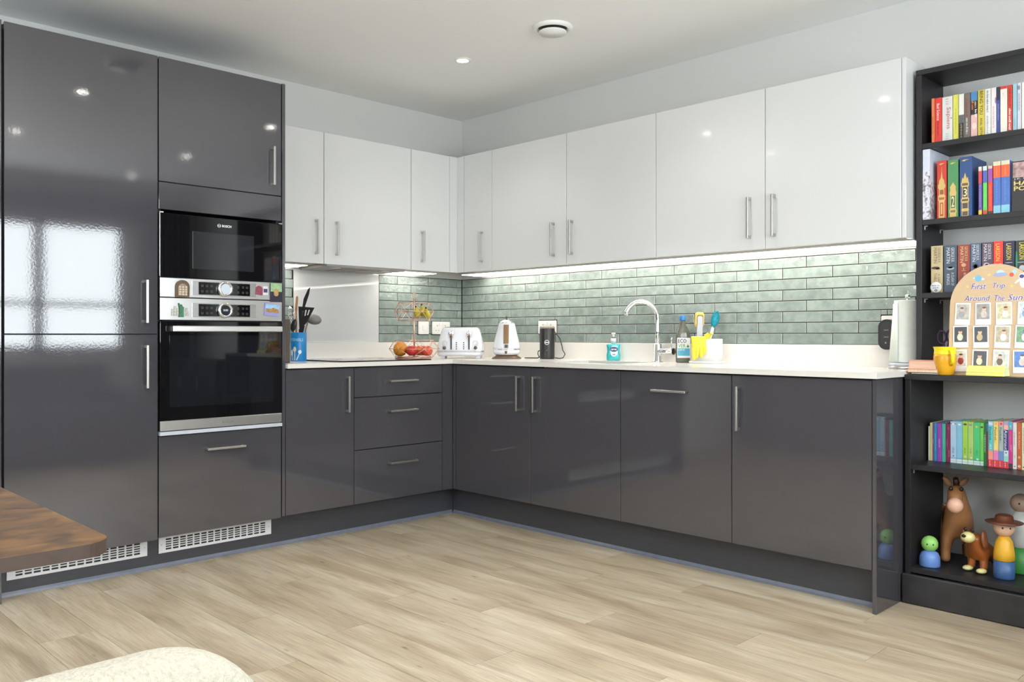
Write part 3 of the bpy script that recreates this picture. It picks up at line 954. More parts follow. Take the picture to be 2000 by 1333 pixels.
# extractor under the hob cupboard
t = uleft('extractor_hood', 'flat grey extractor with two lamps under the cupboard above the hob', 'extractor', -1.2735)
hood_m = mat('hood_grey', rgb(150, 147, 143), 0.35, 0.3, vary=0.04)
MB().box(0.020, 0.560, 0.006, 0.285, 1.428, 1.4475, 0.003).done('housing', hood_m, t)
for xx in (0.10, 0.44):
    MB().lathe([(0.030, -0.001), (0.030, 0.001)], (xx, 0.04, 1.4275), 20).done('lamp', white_plastic, t)
MB().box(0.17, 0.30, 0.06, 0.25, 1.4255, 1.4285, 0.002).box(0.31, 0.44, 0.06, 0.25, 1.4255, 1.4285, 0.002).done('filter', mat('filter_mesh', (0.34, 0.33, 0.32), 0.5, 0.6, bump=0.5, bscale=600, vary=0.1), t)

# under-cabinet LED strips
def led_strip(label, loc, rz, L, w=0.20, y0=0.07, power=6.0):
    t = thing('led_strip', label, 'light', loc, rz, 'under-cabinet led strips')
    MB().box(0, L, y0, y0 + w, 1.4385, 1.4475, 0.001).done('aluminium_channel', mat('led_channel', rgb(200, 200, 198), 0.4, vary=0.02), t)
    d = MB().box(0.004, L - 0.004, y0 + 0.004, y0 + w - 0.004, 1.4355, 1.4384, 0.001).done('glow_panel', led, t)  # wide glowing panel stands in for the overexposed cupboard underside
    MB().box(0.006, L - 0.006, y0 + w * 0.5, y0 + w * 0.5 + 0.012, 1.4345, 1.4354).done('led_tape', led_tape, d)
    return t
led_strip('long lit led strip under the white cupboards on the sink wall', (0.230, -UR, 0), 0, 2.810, w=0.200, y0=0.100)
led_strip('short lit led strip under the cupboard left of the corner', (UL, -0.665, 0), PI / 2, 0.275, w=0.200, y0=0.100)
led_strip('short lit led strip at the tall oven housing end of the hob wall', (UL, -1.668, 0), PI / 2, 0.36, w=0.200, y0=0.100)
# ------------------------------------------------------------------ things on the worktop
YAW = 0.7947
ZC0 = ZW + 0.0005
copper = mat('rose_copper', (0.86, 0.52, 0.40), 0.28, 1.0, vary=0.06, vscale=40)
white_enamel = mat('white_enamel', rgb(226, 228, 234), 0.12, vary=0.01, coat=0.3)
bronze = mat('bronze_plastic', (0.115, 0.070, 0.040), 0.35, vary=0.1, vscale=30)
rubber = mat('black_rubber', (0.012, 0.012, 0.012), 0.6, vary=0.05)

# sockets
def socket(label, loc, rz, w, h=0.083, twin=True, plugs=()):
    t = thing('wall_socket', label, 'socket', loc, rz)
    MB().prism(rounded(-0.004, w + 0.004, -0.004, h + 0.004, 0.004), -0.0012, 0.003).done('dark_surround', grout, t)
    MB().prism(rounded(0, w, 0, h, 0.006), -0.0125, -0.0012).done('face_plate', white_plastic, t)
    b = MB()
    if twin:
        for cx in (w * 0.27, w * 0.73):
            b.box(cx - 0.002, cx + 0.002, -0.0129, -0.0124, h * 0.62, h * 0.73)
            b.box(cx - 0.0145, cx - 0.0085, -0.0129, -0.0124, h * 0.28, h * 0.33).box(cx + 0.0085, cx + 0.0145, -0.0129, -0.0124, h * 0.28, h * 0.33)
        s = b.done('pin_slots', mat('slot_shadow', (0.10, 0.09, 0.08), 0.8, vary=0.02), t)
        s['kind'] = 'stuff'
        for cx in (w * 0.41, w * 0.59):
            MB().box(cx - 0.006, cx + 0.006, -0.0155, -0.012, h * 0.66, h * 0.90, 0.001).done('rocker', white_plastic, t)
    else:
        MB().box(w * 0.38, w * 0.62, -0.0155, -0.012, h * 0.30, h * 0.68, 0.001).done('rocker', white_plastic, t)
    for cx in (w * 0.10, w * 0.90):
        MB().lathe([(0.0028, 0.0122), (0.0028, 0.0132)], (cx, 0, h * 0.5), 10, 'y').done('screw', handle_steel, t)
    return t
socket('single switch plate on the tiles behind the fruit stand', (0.003, -0.382, 1.0575), PI / 2, 0.082, twin=False)
socket('white twin socket partly hidden by the toaster', (0.003, -0.268, 1.0575), PI / 2, 0.148)
socket('white twin socket above the black milk frother, a black plug in it', (0.731, -0.003, 1.0605), 0, 0.143, 0.080)
socket('white twin socket beside the kitchen roll, behind the black plug-in unit', (2.826, -0.003, 1.0570), 0, 0.143, 0.080)
p = MB().box(-0.022, 0.022, -0.034, -0.0005, -0.021, 0.021, 0.006, 2)
p = p.done('plug', black_plastic); p.location = (0.836, -0.0165, 1.081)
tag(p, 'black mains plug in the socket above the milk frother', 'plug')

# two-tier copper fruit stand
FX, FY = 0.432, -0.745
stand = thing('fruit_stand', 'two-tier rose copper wire fruit stand at the corner end of the hob', 'fruit stand', (FX, FY, ZW), YAW)
def basket(zb, zm, zt, rb, rm, rt, name):
    b = MB()
    n = 6
    def ringp(r, z, off):
        return [(r * math.cos(2 * PI * (k + off) / n), r * math.sin(2 * PI * (k + off) / n), z) for k in range(n)]
    B0, M0, T0 = ringp(rb, zb, 0.5), ringp(rm, zm, 0.0), ringp(rt, zt, 0.5)
    for R_ in (B0, M0, T0):
        for k in range(n):
            b.tube([R_[k], R_[(k + 1) % n]], 0.0017, 6)
    for k in range(n):
        for O in (B0, T0):
            b.tube([M0[k], O[k]], 0.0015, 6)
            b.tube([M0[k], O[k - 1]], 0.0015, 6)
    for k in range(3):
        b.tube([B0[k], B0[k + 3]], 0.0015, 6)
    for q in range(-3, 4):
        if q:
            x = q * rb / 4.2
            h = math.sqrt(max(rb * rb * 0.72 - x * x, 0.0001))
            b.tube([(x, -h, zb), (x, h, zb)], 0.0012, 5)
    return b.done(name, copper, stand)
basket(0.016, 0.062, 0.112, 0.120, 0.146, 0.122, 'lower_basket')
basket(0.226, 0.278, 0.328, 0.100, 0.113, 0.098, 'upper_basket')
MB().tube([(0, 0, 0.012), (0, 0, 0.352)], 0.0042, 10).done('pole', copper, stand)
MB().tube([(0.016 * math.cos(a), 0, 0.368 + 0.016 * math.sin(a)) for a in [2 * PI * k / 20 for k in range(20)]], 0.0024, 6, closed=True).done('ring_handle', copper, stand)
b = MB()
for r in (0.118, 0.100):
    b.tube([(r * math.cos(2 * PI * (k + 0.5) / 6), r * math.sin(2 * PI * (k + 0.5) / 6), 0.0095 + (0.118 - r) * 0.2) for k in range(6)], 0.0022, 6, closed=True)
b.done('foot_ring', copper, stand)
def on_stand(lx, ly, z):
    c, s = math.cos(YAW), math.sin(YAW)
    return (FX + lx * c - ly * s, FY + lx * s + ly * c, ZW + z)
def fruit(name, label, lx, ly, z, r, m, sz=0.95, stem=True):
    t = thing(name, label, 'fruit', on_stand(lx, ly, z), 0, 'fruit in the copper stand')
    prof = []
    for k in range(13):
        a = -PI / 2 + PI * k / 12
        dip = 0.10 * math.exp(-((abs(a) - PI / 2) / 0.35) ** 2) if stem else 0.0
        prof.append((max(r * math.cos(a), 0.0004), r * sz * (1 + math.sin(a) * (1 - dip * 1.6))))
    MB().lathe(prof, seg=20).done('flesh', m, t)
    if stem:
        MB().tube([(0, 0, 1.80 * r * sz), (0.002, 0, 2.0 * r * sz)], 0.0013, 6).done('stem', mat('fruit_stem', rgb(82, 62, 38), 0.8, vary=0.1), t)
    return t
fz = 0.0195
fruit('orange', 'large orange fruit at the left of the lower copper basket', -0.076, -0.028, fz, 0.042, mat('orange_peel', rgb(226, 146, 40), 0.45, bump=0.3, bscale=350, vary=0.12, vscale=25), 1.0, False)
fruit('apple', 'red apple beside the orange in the lower basket', -0.006, -0.064, fz, 0.034, mat('apple_red', rgb(196, 52, 50), 0.25, vary=0.25, vscale=30))
fruit('apple', 'orange-red apple in the middle right of the lower basket', 0.040, -0.006, fz, 0.034, mat('apple_orange', rgb(222, 110, 66), 0.25, vary=0.25, vscale=25))
fruit('apple', 'coral red apple at the right end of the lower basket', 0.078, -0.044, fz, 0.033, mat('apple_coral', rgb(222, 84, 62), 0.25, vary=0.2, vscale=28))
fruit('apple', 'yellowish apple at the back of the lower basket', 0.010, 0.066, fz, 0.034, mat('apple_yellow', rgb(226, 168, 84), 0.3, vary=0.2, vscale=25))
t = thing('banana_bunch', 'three greenish yellow bananas in the upper copper basket', 'fruit', on_stand(0.048, -0.005, 0.2285), YAW, 'fruit in the copper stand')
ban = mat('banana_skin', rgb(190, 178, 52), 0.45, vary=0.2, vscale=40)
tipm = mat('banana_tip', rgb(40, 34, 22), 0.8, vary=0.1)
for dx, dy, h in ((-0.034, -0.026, 0.072), (-0.004, 0.000, 0.084), (0.024, -0.030, 0.064)):
    pts = [(dx, dy, h), (dx + 0.004, dy - 0.004, h - 0.014), (dx + 0.007, dy + 0.002, h - 0.034), (dx + 0.006, dy + 0.018, h * 0.42), (dx + 0.001, dy + 0.040, h * 0.40)]
    bb = MB().tube(pts, [0.006, 0.014, 0.0185, 0.0185, 0.013], 10).done('banana', ban, t)
    MB().tube([(dx - 0.002, dy + 0.001, h + 0.010), (dx, dy, h - 0.002)], [0.004, 0.0062], 8).done('tip', tipm, bb)

# four-slice toaster
t = thing('toaster', 'white enamel four-slice toaster with chrome levers, standing in the corner', 'toaster', (0.385, -0.342, ZC0), YAW)
def loft(sections, m_name, m, parent, smooth=True):
    """sections: list of (z, x half, y half, corner radius)"""
    b = MB()
    rings = []
    for z, hx, hy, r in sections:
        ring = [b.bm.verts.new((x, y, z)) for x, y in rounded(-hx, hx, -hy, hy, r, 5)]
        rings.append(ring)
    n = len(rings[0])
    for a, c in zip(rings, rings[1:]):
        for k in range(n):
            f = b.bm.faces.new((a[k], a[(k + 1) % n], c[(k + 1) % n], c[k]))
            f.smooth = smooth
    b.bm.faces.new(list(reversed(rings[0])))
    b.bm.faces.new(rings[-1])
    return b.done(m_name, m, parent)
loft([(0.044, 0.143, 0.125, 0.05), (0.050, 0.143, 0.125, 0.05), (0.085, 0.139, 0.122, 0.05), (0.130, 0.128, 0.114, 0.045), (0.165, 0.118, 0.106, 0.04), (0.180, 0.112, 0.102, 0.035), (0.186, 0.104, 0.096, 0.03)], 'body', white_enamel, t)
loft([(0.0415, 0.1445, 0.1265, 0.05), (0.0455, 0.1445, 0.1265, 0.05)], 'chrome_band', chrome, t)
loft([(0.014, 0.130, 0.112, 0.045), (0.022, 0.141, 0.123, 0.05), (0.042, 0.142, 0.124, 0.05)], 'base', white_enamel, t)
MB().box(-0.098, 0.098, -0.080, 0.080, 0.1862, 0.1905, 0.002).done('top_plate', handle_steel, t)
for s in (-1, 1):
    for yy in (-0.035, 0.035):
        MB().box(s * 0.048 - 0.040, s * 0.048 + 0.040, yy - 0.012, yy + 0.012, 0.1900, 0.1912).done('slot', ink_black, t)
    for yy in (-0.085, 0.085):
        MB().box(s * 0.108 - 0.014, s * 0.108 + 0.014, yy - 0.012, yy + 0.012, 0, 0.018, 0.002).done('foot', white_enamel, t)
fy = lambda z: -(0.125 - max(z - 0.05, 0) * 0.145) - 0.0015
for s in (-1, 1):
    c = s * 0.054
    b = MB()
    b.prism([(c - 0.0035, 0.054), (c + 0.0035, 0.054), (c + 0.0035, 0.135), (c - 0.0035, 0.135)], -0.128, -0.100)
    tr = b.done('lever_track', ink_black, t)
    MB().lathe([(0.0165, 0.115), (0.0165, 0.1185), (0.012, 0.1215), (0.002, 0.122)], (c, 0, 0.150), 24, 'y').done('chrome_disc', chrome, t)
    MB().box(c - 0.007, c + 0.007, -0.150, -0.112, 0.126, 0.138, 0.003, 2).done('lever', bronze, t)
    MB().lathe([(0.0105, 0.120), (0.0105, 0.136), (0.009, 0.140), (0.002, 0.140)], (s * 0.094, 0, 0.064), 20, 'y').done('browning_dial', bronze, t)
    d = MB().lathe([(0.0160, 0.1205), (0.0160, 0.1235), (0.0145, 0.1235), (0.0145, 0.1205)], (s * 0.094, 0, 0.091), 28, 'y', cap=False)
    d.box(s * 0.094 - 0.0008, s * 0.094 + 0.0008, -0.1235, -0.122, 0.078, 0.092)
    d.done('dial_ring', handle_steel, t)['kind'] = 'stuff'
    for k in range(4):
        MB().box(s * 0.022 - 0.003, s * 0.022 + 0.003, -0.1275, -0.118, 0.055 + 0.0125 * k, 0.061 + 0.0125 * k, 0.001).done('button', ink_black, t)

# kettle
t = thing('kettle', 'white cone-shaped kettle with bronze window and base, beside the toaster', 'kettle', (0.668, -0.226, ZC0), YAW - 0.04)
loft([(0.0, 0.088, 0.088, 0.055), (0.004, 0.088, 0.088, 0.055), (0.017, 0.066, 0.066, 0.05), (0.022, 0.064, 0.064, 0.05)], 'power_base', bronze, t)
MB().lathe([(0.060, 0.022), (0.072, 0.024), (0.080, 0.034), (0.0825, 0.052)], seg=36).done('lower_shell', white_enamel, t)
MB().lathe([(0.0830, 0.0522), (0.0835, 0.054), (0.0830, 0.0565)], seg=36).done('chrome_band', chrome, t)
MB().lathe([(0.082, 0.057), (0.0805, 0.075), (0.076, 0.100), (0.070, 0.125), (0.062, 0.155), (0.055, 0.185), (0.050, 0.205), (0.047, 0.213)], seg=40).done('body', white_enamel, t)
MB().lathe([(0.0475, 0.2132), (0.0475, 0.2175), (0.044, 0.220), (0.024, 0.232), (0.012, 0.236), (0.002, 0.2365)], seg=36).done('lid', chrome, t)
MB().tube([(0, 0, 0.236), (0, 0, 0.243)], 0.004, 8).ball((0, 0, 0.249), 0.0085, seg=12, rings=8).done('lid_knob', bronze, t)
kr = lambda z: 0.082 - (z - 0.057) * 0.19 - max(0, z - 0.10) * 0.06
b = MB()
for z0_, z1_ in ((0.092, 0.112), (0.112, 0.132), (0.132, 0.152), (0.152, 0.172), (0.172, 0.190), (0.190, 0.203)):
    pass
sec = []
for z in (0.090, 0.110, 0.130, 0.150, 0.170, 0.190, 0.204):
    R0 = {0.090: 0.0785, 0.110: 0.0745, 0.130: 0.0695, 0.150: 0.0645, 0.170: 0.0592, 0.190: 0.0547, 0.204: 0.0512}[z]
    sec.append([b.bm.verts.new((x, -math.sqrt(R0 * R0 - x * x) - 0.0022, z)) for x in (-0.016, -0.008, 0, 0.008, 0.016)])
for a, c in zip(sec, sec[1:]):
    for k in range(4):
        b.bm.faces.new((a[k], a[k + 1], c[k + 1], c[k])).smooth = True
b.done('water_window', mat('bronze_window', (0.20, 0.115, 0.045), 0.3, vary=0.05), t)
MB().box(-0.013, 0.013, -0.0835, -0.074, 0.064, 0.086, 0.002).done('window_foot', chrome, t)
MB().box(-0.004, 0.004, -0.0850, -0.082, 0.066, 0.084, 0.001).done('switch_slot', ink_black, t)
MB().prism([(-0.008, 0.046), (0.008, 0.046), (0.006, 0.034), (0, 0.028), (-0.006, 0.034)], -0.0875, -0.078).done('badge', bronze, t)
MB().tube([(0, 0.046, 0.205), (0, 0.085, 0.210), (0, 0.108, 0.190), (0, 0.110, 0.130), (0, 0.095, 0.085), (0, 0.078, 0.070)], [0.009, 0.011, 0.011, 0.010, 0.009, 0.008], 10).done('grip', mat('grip_grey', rgb(70, 66, 62), 0.4, vary=0.05), t)
p = MB().tube([(0.766, -0.170, 0.9150), (0.786, -0.135, 0.9145), (0.810, -0.105, 0.9140), (0.806, -0.085, 0.918), (0.780, -0.070, 0.935), (0.770, -0.058, 0.952), (0.790, -0.046, 0.966), (0.815, -0.036, 0.990), (0.832, -0.034, 1.030), (0.836, -0.036, 1.058)], 0.0032, 8).done('power_cable', rubber)
tag(p, 'black kettle cable looping up to the socket behind the frother', 'cable')

# milk frother
t = thing('milk_frother', 'black cylindrical milk frother with a round white badge, below the twin socket', 'milk frother', (0.906, -0.122, ZC0), YAW)
MB().lathe([(0.043, 0.0), (0.0445, 0.006), (0.0445, 0.175), (0.043, 0.180)], seg=36).done('body', black_plastic, t)
MB().lathe([(0.0435, 0.1802), (0.0435, 0.190), (0.040, 0.194), (0.002, 0.195)], seg=36).done('lid', mat('smoky_lid', rgb(150, 140, 128), 0.25, vary=0.03), t)
rg = MB().lathe([(0.0140, 0.0440), (0.0140, 0.0462), (0.0115, 0.0462), (0.0115, 0.0440)], (-0.004, 0, 0.098), 28, 'y', cap=False)
rg.box(-0.0135, 0.0055, -0.0462, -0.0440, 0.0955, 0.1005)
rg.done('round_badge', ink_white, t)
MB().lathe([(0.009, 0.044), (0.009, 0.0456), (0.0015, 0.0458)], (-0.006, 0, 0.048), 20, 'y').done('button', mat('soft_black', (0.03, 0.03, 0.03), 0.3, vary=0.02), t)
p = MB().tube([(0.953, -0.105, 0.918), (0.968, -0.085, 0.914), (0.985, -0.068, 0.918), (0.985, -0.052, 0.940), (0.960, -0.045, 0.962), (0.950, -0.04, 0.985), (0.930, -0.036, 1.030), (0.876, -0.034, 1.080)], 0.003, 8).done('power_cable', rubber)
tag(p, 'black cable looping behind the right side of the milk frother', 'cable')

# soap bottle
t = thing('soap_bottle', 'turquoise hand soap pump bottle behind the sink', 'soap bottle', (1.372, -0.080, ZC0), YAW)
loft([(0.0, 0.036, 0.019, 0.015), (0.004, 0.038, 0.021, 0.017), (0.030, 0.0385, 0.021, 0.017), (0.050, 0.0345, 0.020, 0.016), (0.070, 0.036, 0.020, 0.016), (0.085, 0.0385, 0.020, 0.016), (0.090, 0.037, 0.019, 0.015), (0.094, 0.018, 0.015, 0.012)], 'body', mat('turquoise_soap', rgb(36, 168, 176), 0.12, vary=0.06, vscale=20, coat=0.3), t)
MB().lathe([(0.013, 0.094), (0.013, 0.102), (0.0145, 0.1025), (0.0145, 0.122), (0.010, 0.124)], seg=20).done('collar', white_plastic, t)
MB().lathe([(0.011, 0.124), (0.011, 0.127)], seg=16).done('dark_ring', ink_black, t)
MB().lathe([(0.006, 0.127), (0.006, 0.146)], seg=14).box(-0.011, 0.011, -0.010, 0.010, 0.146, 0.154, 0.003, 2).box(-0.005, 0.005, -0.026, -0.008, 0.147, 0.153, 0.002).done('pump', white_plastic, t)
o_ = [(0.021 * math.cos(2 * PI * k / 24), 0.052 + 0.030 * math.sin(2 * PI * k / 24)) for k in range(24)]
lb = MB().prism(o_, -0.0222, -0.0200).done('label', mat('label_mint', rgb(198, 216, 222), 0.4, vary=0.02), t)
o_ = [(0.0225 * math.cos(2 * PI * k / 24), 0.062 + 0.0135 * math.sin(2 * PI * k / 24)) for k in range(24)]
MB().prism(o_, -0.0232, -0.0223).done('navy_oval', mat('label_navy', rgb(26, 34, 84), 0.4, vary=0.02), lb)
front_text('carex', ink_white, lb, -0.017, 0.0575, 0.034, 0.0085, -0.0236, bold=0.02, shear=0.15)
MB().box(-0.008, 0.008, -0.0228, -0.0222, 0.030, 0.036).done('red_bar', mat('label_red', rgb(206, 84, 78), 0.4, vary=0.02), lb)

# tap
t = thing('tap', 'chrome swan-neck kitchen tap at the back of the worktop', 'tap', (1.690, -0.106, ZC0))
MB().lathe([(0.026, 0.0), (0.026, 0.004), (0.0215, 0.006), (0.0215, 0.094), (0.012, 0.096)], seg=28).done('tap_body', chrome, t)
dx, dy = -0.60, -0.80
pts = [(0, 0, 0.094), (0, 0, 0.16), (0, 0, 0.222)]
for k in range(1, 13):
    a = PI * k / 12 * 0.93
    r = 0.0875
    pts.append((dx * r * (1 - math.cos(a)), dy * r * (1 - math.cos(a)), 0.226 + r * math.sin(a) * 1.05))
MB().tube(pts, 0.0115, 14).done('spout', chrome, t)
MB().lathe([(0.0165, 0.0), (0.0165, 0.100)], (0.0, 0, 0.056), 22, 'x').done('mixer_barrel', chrome, t)
MB().lathe([(0.0172, 0.100), (0.0172, 0.102), (0.002, 0.1025)], (0.0, 0, 0.056), 22, 'x').done('barrel_cap', mat('dark_cap', (0.05, 0.045, 0.04), 0.3, 0.8, vary=0.03), t)
MB().tube([(0.085, 0, 0.070), (0.090, 0.002, 0.128)], 0.0036, 8).done('lever', chrome, t)

# washing-up bottle
t = thing('dish_soap_bottle', 'grey-green washing-up liquid bottle with blue cap, left of the caddy', 'bottle', (1.844, -0.100, ZC0), YAW)
bott = mat('smoky_bottle', (0.16, 0.165, 0.125), 0.12, vary=0.1, vscale=14, trans=0.25)
loft([(0.0, 0.033, 0.022, 0.018), (0.005, 0.036, 0.025, 0.02), (0.128, 0.036, 0.025, 0.02), (0.150, 0.034, 0.024, 0.02), (0.172, 0.026, 0.021, 0.019), (0.192, 0.0165, 0.016, 0.0155), (0.206, 0.0135, 0.0135, 0.013), (0.216, 0.013, 0.013, 0.0125)], 'body', bott, t)
MB().lathe([(0.0155, 0.216), (0.0160, 0.219), (0.0160, 0.240), (0.0145, 0.2425)], seg=22).done('cap', mat('cap_blue', rgb(60, 128, 190), 0.35, vary=0.03), t)
lb = MB().box(-0.0335, 0.0335, -0.0262, -0.0250, 0.024, 0.127, 0.0003).done('label', mat('label_white', rgb(234, 234, 232), 0.45, vary=0.01), t)
front_text('ECO', mat('label_indigo', rgb(44, 44, 104), 0.5, vary=0.01), lb, -0.030, 0.101, 0.044, 0.020, -0.0266, bold=0.02)
front_text('VER', mat('label_green', rgb(66, 160, 74), 0.5, vary=0.01), lb, -0.029, 0.077, 0.038, 0.019, -0.0266, bold=0.01)
MB().prism([(0.014, 0.081), (0.018, 0.078), (0.025, 0.078), (0.029, 0.081), (0.026, 0.085), (0.0215, 0.094), (0.017, 0.085)], -0.0266, -0.0261).done('leaf_mark', mat('label_leaf', rgb(52, 120, 66), 0.5, vary=0.02), lb)
MB().box(-0.031, 0.031, -0.0266, -0.0261, 0.035, 0.073).done('blue_field', mat('label_blue', rgb(92, 172, 204), 0.5, vary=0.1, vscale=60), lb)
strokes(ink_white, lb, (-0.029, -0.0269, 0.062), (1, 0, 0), (0, 0, 1), 0.036, 0.0075, 5)

# sink caddy with what stands in it
CX, CY = 2.000, -0.118
t = thing('sink_caddy', 'white sink caddy holding brushes, with a yellow rubber glove over its rim', 'caddy', (CX, CY, ZC0), 0.12)
cad = mat('caddy_white', rgb(226, 226, 226), 0.35, vary=0.01)
def open_box(name, hx, hy, r, z0, z1, th, m, parent):
    b = MB()
    o = rounded(-hx, hx, -hy, hy, r, 6)
    i = rounded(-hx + th, hx - th, -hy + th, hy - th, r - th, 6)
    L = [[b.bm.verts.new((x, y, z)) for x, y in P] for P, z in ((o, z0), (o, z1), (i, z1), (i, z0 + th))]
    n = len(o)
    for A, B_ in zip(L, L[1:]):
        for k in range(n):
            f = b.bm.faces.new((A[k], A[(k + 1) % n], B_[(k + 1) % n], B_[k])); f.smooth = True
    b.bm.faces.new(list(reversed(L[0]))); b.bm.faces.new(L[3])
    return b.done(name, m, parent, recalc=True)
open_box('bin', 0.074, 0.043, 0.026, 0.010, 0.122, 0.003, cad, t)
loft([(0.0, 0.080, 0.050, 0.02), (0.009, 0.082, 0.052, 0.02), (0.0105, 0.080, 0.050, 0.02)], 'drip_tray', cad, t)
def stick(name, label, cat, x, y, z, rx, ry):
    o = thing(name, label, cat, (x, y, z))
    o.rotation_euler = (rx, ry, YAW)
    return o
t = stick('sponge_brush', 'grey-handled washing-up sponge with yellow scourer, upright in the caddy', 'sponge', CX - 0.042, CY - 0.006, ZC0 + 0.0145, 0.0, 0.02)
MB().prism(rounded(-0.0135, 0.0135, 0.0, 0.222, 0.009), -0.006, 0.006).done('handle', mat('brush_grey', rgb(176, 178, 186), 0.4, vary=0.03), t)
yl = mat('sponge_yellow', rgb(222, 190, 110), 0.9, bump=0.6, bscale=300, vary=0.1, vscale=80)
sp_o = rounded(-0.021, 0.021, 0.165, 0.243, 0.014)
MB().prism(sp_o, 0.0066, 0.026).done('sponge', yl, t)
arch = [(-0.021, 0.180), (-0.021, 0.232), (-0.014, 0.243), (0.014, 0.243), (0.021, 0.232), (0.021, 0.180), (0.0165, 0.180), (0.0165, 0.224), (0.010, 0.229), (-0.010, 0.229), (-0.0165, 0.224), (-0.0165, 0.180)]
MB().prism(arch, -0.004, 0.0064).done('sponge_rim', yl, t)
t = stick('dish_brush', 'white-handled dish brush with turquoise bristles leaning right in the caddy', 'brush', CX - 0.012, CY - 0.006, ZC0 + 0.016, 0.0, 0.26)
MB().prism(rounded(-0.0065, 0.0065, 0.0, 0.175, 0.005), -0.004, 0.004).done('handle', white_plastic, t)
rs = random.Random(3)
b = MB()
b.ball((0, -0.003, 0.212), 0.0165, 0.007, 0.040, 14, 10)
for k in range(420):
    th, ph = rs.uniform(0, 2 * PI), rs.uniform(-1, 1)
    c = math.sqrt(1 - ph * ph)
    base = Vector((0.0155 * c * math.cos(th), -0.003 + 0.007 * c * math.sin(th), 0.212 + 0.038 * ph))
    d = Vector((c * math.cos(th), c * math.sin(th) - 0.5, 0.5 * ph)).normalized()
    b.tube([base, base + d * rs.uniform(0.005, 0.009)], 0.0009, 3)
o = b.done('bristles', mat('bristle_turquoise', rgb(28, 160, 178), 0.6, vary=0.15, vscale=200), t)
o['kind'] = 'stuff'
# rubber glove hanging over the front rim
t = thing('rubber_glove', 'yellow rubber glove draped over the front of the white caddy', 'glove', (CX - 0.010, CY - 0.050, ZC0), YAW - 0.25)
gl = mat('glove_yellow', rgb(226, 208, 58), 0.45, bump=0.25, bscale=60, vary=0.06, vscale=30)
b = MB()
def flat_tube(pts, w, dth):
    """tube flattened front to back: half widths w, half thickness dth"""
    rings = []
    for (x, y, z), ww in zip(pts, w):
        rings.append([b.bm.verts.new((x + ww * math.cos(2 * PI * k / 12), y + dth * math.sin(2 * PI * k / 12), z)) for k in range(12)])
    for a, c in zip(rings, rings[1:]):
        for k in range(12):
            b.bm.faces.new((a[k], a[(k + 1) % 12], c[(k + 1) % 12], c[k])).smooth = True
    b.bm.faces.new(rings[0]); b.bm.faces.new(rings[-1])
flat_tube([(-0.004, 0.014, 0.112), (-0.006, 0.008, 0.130), (-0.006, -0.004, 0.135), (-0.005, -0.012, 0.128), (-0.004, -0.015, 0.105), (-0.004, -0.015, 0.080), (-0.004, -0.015, 0.066)], [0.030, 0.032, 0.034, 0.037, 0.036, 0.035, 0.033], 0.007)
flat_tube([(-0.026, -0.016, 0.080), (-0.027, -0.017, 0.050), (-0.025, -0.018, 0.026), (-0.024, -0.018, 0.016)], [0.012, 0.011, 0.010, 0.005], 0.0075)
flat_tube([(-0.009, -0.017, 0.080), (-0.009, -0.018, 0.055), (-0.013, -0.018, 0.032), (-0.014, -0.018, 0.026)], [0.011, 0.010, 0.008, 0.004], 0.0075)
flat_tube([(0.008, -0.017, 0.080), (0.010, -0.018, 0.056), (0.009, -0.018, 0.034), (0.009, -0.018, 0.028)], [0.0105, 0.010, 0.009, 0.004], 0.0075)
flat_tube([(0.024, -0.016, 0.090), (0.025, -0.017, 0.066), (0.024, -0.017, 0.050), (0.023, -0.017, 0.046)], [0.009, 0.009, 0.007, 0.004], 0.0070)
b.done('hand', gl, t, recalc=True)
b = MB()
flat_tube([(0.028, 0.006, 0.112), (0.036, 0.003, 0.130), (0.042, 0.0, 0.144), (0.052, -0.003, 0.152), (0.058, -0.005, 0.146)], [0.014, 0.017, 0.018, 0.015, 0.010], 0.012)
b.done('cuff', gl, t, recalc=True)

# plug-in unit
p = thing('plug_in_unit', 'black stadium-shaped plug-in unit on the socket beside the kitchen roll', 'plug', (2.868, -0.017, 1.054))
MB().prism(rounded(-0.036, 0.036, -0.066, 0.066, 0.035, 9), -0.046, -0.001).done('shell', black_plastic, p)
MB().prism(rounded(-0.024, 0.024, -0.054, 0.054, 0.023, 9), -0.0490, -0.046).done('raised_face', mat('soft_black_face', (0.022, 0.022, 0.023), 0.5, bump=0.1, bscale=300, vary=0.02), p)
for zz in (0.018, -0.012):
    MB().box(-0.010, 0.010, -0.0495, -0.0489, zz, zz + 0.0025).done('slot_mark', ink_grey, p)
MB().lathe([(0.004, 0.0488), (0.004, 0.0498)], (-0.002, 0, -0.036), 12, 'y').done('button', ink_grey, p)

# kitchen roll on its holder
t = thing('kitchen_roll_holder', 'steel kitchen roll holder with a white paper roll, against the bookcase', 'kitchen roll', (2.978, -0.118, ZC0))
MB().lathe([(0.073, 0.0), (0.074, 0.004), (0.074, 0.011), (0.070, 0.0125)], seg=40).done('base_ring', steel, t)
MB().lathe([(0.0735, 0.0126), (0.0735, 0.021), (0.068, 0.0245), (0.002, 0.025)], seg=40).done('base_disc', mat('base_grey', rgb(190, 196, 204), 0.25, vary=0.02), t)
MB().tube([(0, 0, 0.025), (0, 0, 0.300)], 0.0045, 10).ball((0, 0, 0.304), 0.011, 0.011, 0.009, 14, 8).done('rod', chrome, t)
paper = mat('tissue_paper', rgb(226, 232, 224), 0.9, bump=0.3, bscale=160, vary=0.02, vscale=50)
MB().lathe([(0.020, 0.027), (0.052, 0.0265), (0.0525, 0.030), (0.0525, 0.284), (0.0515, 0.287), (0.020, 0.287), (0.0195, 0.284), (0.0195, 0.028)], seg=40, cap=False).done('paper_roll', paper, t)
b = MB()
